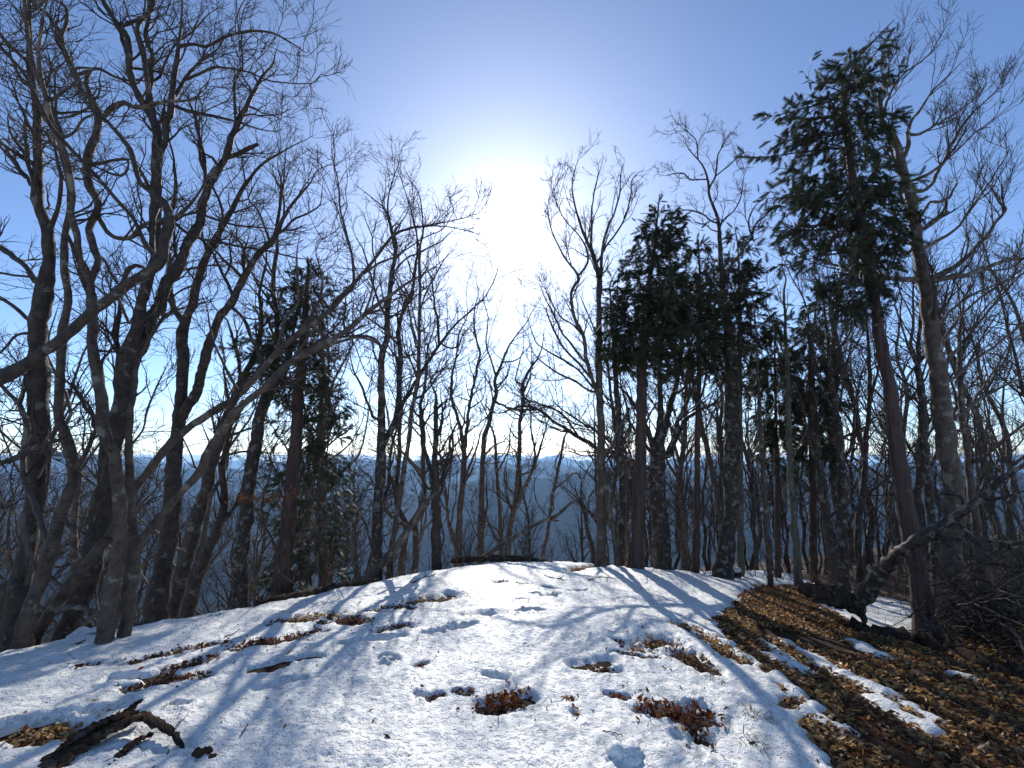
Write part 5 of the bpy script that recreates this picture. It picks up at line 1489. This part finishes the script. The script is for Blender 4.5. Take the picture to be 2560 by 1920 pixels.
slab('rotten_wood', 'torn dark slab of rotten wood in the lower left corner, splayed into splinters',
     [[(60, 1985, 84, .03), (150, 1922, 92, .05), (215, 1888, 88, .08), (275, 1860, 74, .10), (325, 1842, 46, .11), (362, 1830, 10, .11)],
      [(200, 1893, 44, .07), (290, 1866, 48, .11), (355, 1850, 40, .12), (405, 1860, 30, .09), (438, 1874, 20, .06), (462, 1890, 6, .02)],
      [(186, 1872, 20, .03), (245, 1855, 26, .06), (300, 1828, 24, .09), (338, 1806, 17, .11), (354, 1795, 5, .11)],
      [(262, 1935, 34, .03), (300, 1905, 36, .04), (340, 1882, 26, .06), (380, 1864, 9, .06)],
      [(150, 1918, 30, .10), (230, 1878, 32, .13), (300, 1852, 24, .14), (340, 1842, 8, .13)]], 'rot')

# dry grass tufts and loose twigs on the snow
def tuft(label, u1, v1, u2, v2, n, ln, mat='grass'):
    a = rim_hit(u1, v1); b_ = rim_hit(u2, v2); root = empty('grass_tuft', a); tag(root, label, 'grass', 'dry grass tufts on the snow')
    for i in range(n):
        t = rng.random(); p = a + (b_ - a) * t + np.array([rng.normal(0, .03), rng.normal(0, .03), 0]); p[2] = top(p[0], p[1]) - .01
        d = norm(np.array([[rng.normal(.3, .7), rng.normal(-.4, .6), rng.uniform(.2, .9)]]))[0]; l = ln * rng.uniform(.5, 1.2)
        q_ = [p, p + d * l * .5, p + d * l * .9 + np.array([0, 0, -.25 * l])]; sd = norm(np.cross(d, [0, 0, 1.])[None])[0] * .0035
        V = np.array([q_[0] - sd, q_[0] + sd, q_[1] + sd * .8, q_[1] - sd * .8, q_[2]]) - a
        obj('blade', mesh('blade', V, [np.array([[0, 1, 2, 3]]), np.array([[3, 2, 4]])], M[mat]), root)


tuft('flattened dry grass streak in the snow by the lower part of the bank', 1868, 1790, 1918, 1822, 26, .12)
tuft('dry grass streak nearest the bottom edge by the bank', 1858, 1850, 1910, 1902, 26, .12)
tuft('bleached grass streak on the snow above the three snow clods', 1762, 1702, 1802, 1732, 18, .1)
tuft('mossy grass fringe along the snow edge below the brown cypress trunk', 690, 1505, 870, 1470, 60, .10, 'moss')
tuft('mossy grass fringe on the rim left of the forked beech foot', 880, 1458, 1050, 1436, 60, .10, 'moss')
tuft('mossy grass rim beside the dark forked trunk on the left', 440, 1556, 640, 1520, 60, .10, 'moss')
tuft('mossy grass at the crest between the log and the split grey stem', 1340, 1412, 1530, 1420, 50, .09, 'moss')


def twig(label, pts, w=3, mat='rot'):
    P = np.array([rim_hit(u, v) for u, v in pts]); P[:, 2] = [top(p[0], p[1]) + .004 for p in P]
    P[-1, 2] += .02
    Q, ww, L = resample(P, np.linspace(w, w * .5, len(P)) * .5 * mpp(pts[0][0], pts[0][1], P[0][1]), 14)
    Q += rng.normal(0, .004, Q.shape); root = empty('fallen_twig', P[0]); tag(root, label, 'twig', 'twigs fallen on the snow')
    v, f = tubes(Q[None] - P[0], ww[None], 5, True, .05); obj('shaft', mesh('shaft', v, f, M[mat]), root)
    p1, r1, l1 = grow(Q[None], ww[None], np.array([L]), L / 3, L * .15, L * .35, 5, (30, 60), .15, 0, .7, .0012, .3, 1.0)
    for i in range(len(p1)):
        p1[i, :, 2] = [max(z, top(x, y) + .003) for x, y, z in p1[i]]
        v, f = tubes(p1[i:i + 1] - P[0], r1[i:i + 1], 4); obj('side_twig', mesh('side_twig', v, f, M[mat]), root)


twig('thin twig on the snow left of the rounded snow mound', [(1512, 1848), (1535, 1860), (1560, 1872)])
twig('twig lying right of the rotten wood slab', [(422, 1855), (445, 1836), (468, 1818)])
twig('little forked twig standing in the snow left of centre', [(600, 1858), (612, 1845), (618, 1838)])
twig('twig lying on the crest snow right of the footprints', [(1362, 1446), (1390, 1454), (1415, 1458)])
twig('branched twig on the crest snow below the fallen log', [(1030, 1464), (1060, 1452), (1090, 1444)], 4)
twig('bent twig under the longest trunk shadow on the upper snow', [(1470, 1460), (1500, 1452), (1545, 1462)])
twig('fine twig lying over the upper snow near the footprints', [(1280, 1462), (1300, 1466), (1322, 1468)])
twig('twig on the snow left of the wavy leaf line', [(560, 1600), (580, 1596), (600, 1585)])
twig('twig sticking out left of the long straight trough', [(712, 1648), (725, 1638), (738, 1630)])

# the russet leaves that still cling to a low branch in front of the brown cypress
p0 = at(735, 1238, 6.4); root = empty('leafy_branch', p0); tag(root, 'low branch still holding russet leaves, left of the brown cypress trunk', 'branch')
pts = np.array([at(u, v, y) for u, v, y in [(735, 1238, 6.5), (690, 1242, 6.4), (640, 1250, 6.3), (590, 1250, 6.2)]]); Q, w, L = resample(pts, [.007, .006, .004, .002], 14)
v, f = tubes(Q[None] - p0, w[None], 5); obj('stem', mesh('stem', v, f, M['twig']), root)
rl = np.random.default_rng(77)
for i in range(90):
    q_ = Q[int(rl.integers(14))] + rl.normal(0, [.05, .06, .03])
    scatter_leaf(root, p0, 'r', q_[0], q_[1], q_[2], rl.uniform(.04, .065), .5, rl)

# --- wind-blown scraps all over the snow
n = 2600
c2 = np.stack([rng.uniform(-5, 4.5, n), rng.uniform(1.6, 9.5, n)], -1)
ok = (snow_depth(c2[:, 0], c2[:, 1]) > .01) & (edge_d(c2[:, 0], c2[:, 1]) < 0) & (fbm(c2[:, 0] * .8, c2[:, 1] * .8, 95, 3) > -.1 - .25 * rng.random(n))
c2 = c2[ok]; n = len(c2)
gz = ground(c2[:, 0], c2[:, 1]) + snow_depth(c2[:, 0], c2[:, 1]) + .004
d = norm(np.stack([rng.standard_normal(n), rng.standard_normal(n), rng.normal(.1, .25, n)], -1))
u_ = norm(np.cross(norm(np.array([[0, 0, 1.]]) + .6 * rng.standard_normal((n, 3))), d))
sz = (.006 + .022 * rng.random(n) ** 3)[:, None]; wd = sz * rng.uniform(.08, .4, n)[:, None]
c0 = np.concatenate([c2, gz[:, None]], 1)
V = np.stack([c0 - d * sz, c0 + u_ * wd, c0 + d * sz + np.array([0, 0, .004]), c0 - u_ * wd], 1)
o = obj('leaf_scraps', mesh('leaf_scraps', V.reshape(-1, 3), [np.arange(n * 4).reshape(-1, 4)], M['leaf_dark'], smooth=False))
tag(o, 'tiny dark leaf and twig scraps strewn over the snow', 'leaf scraps', kind='stuff')
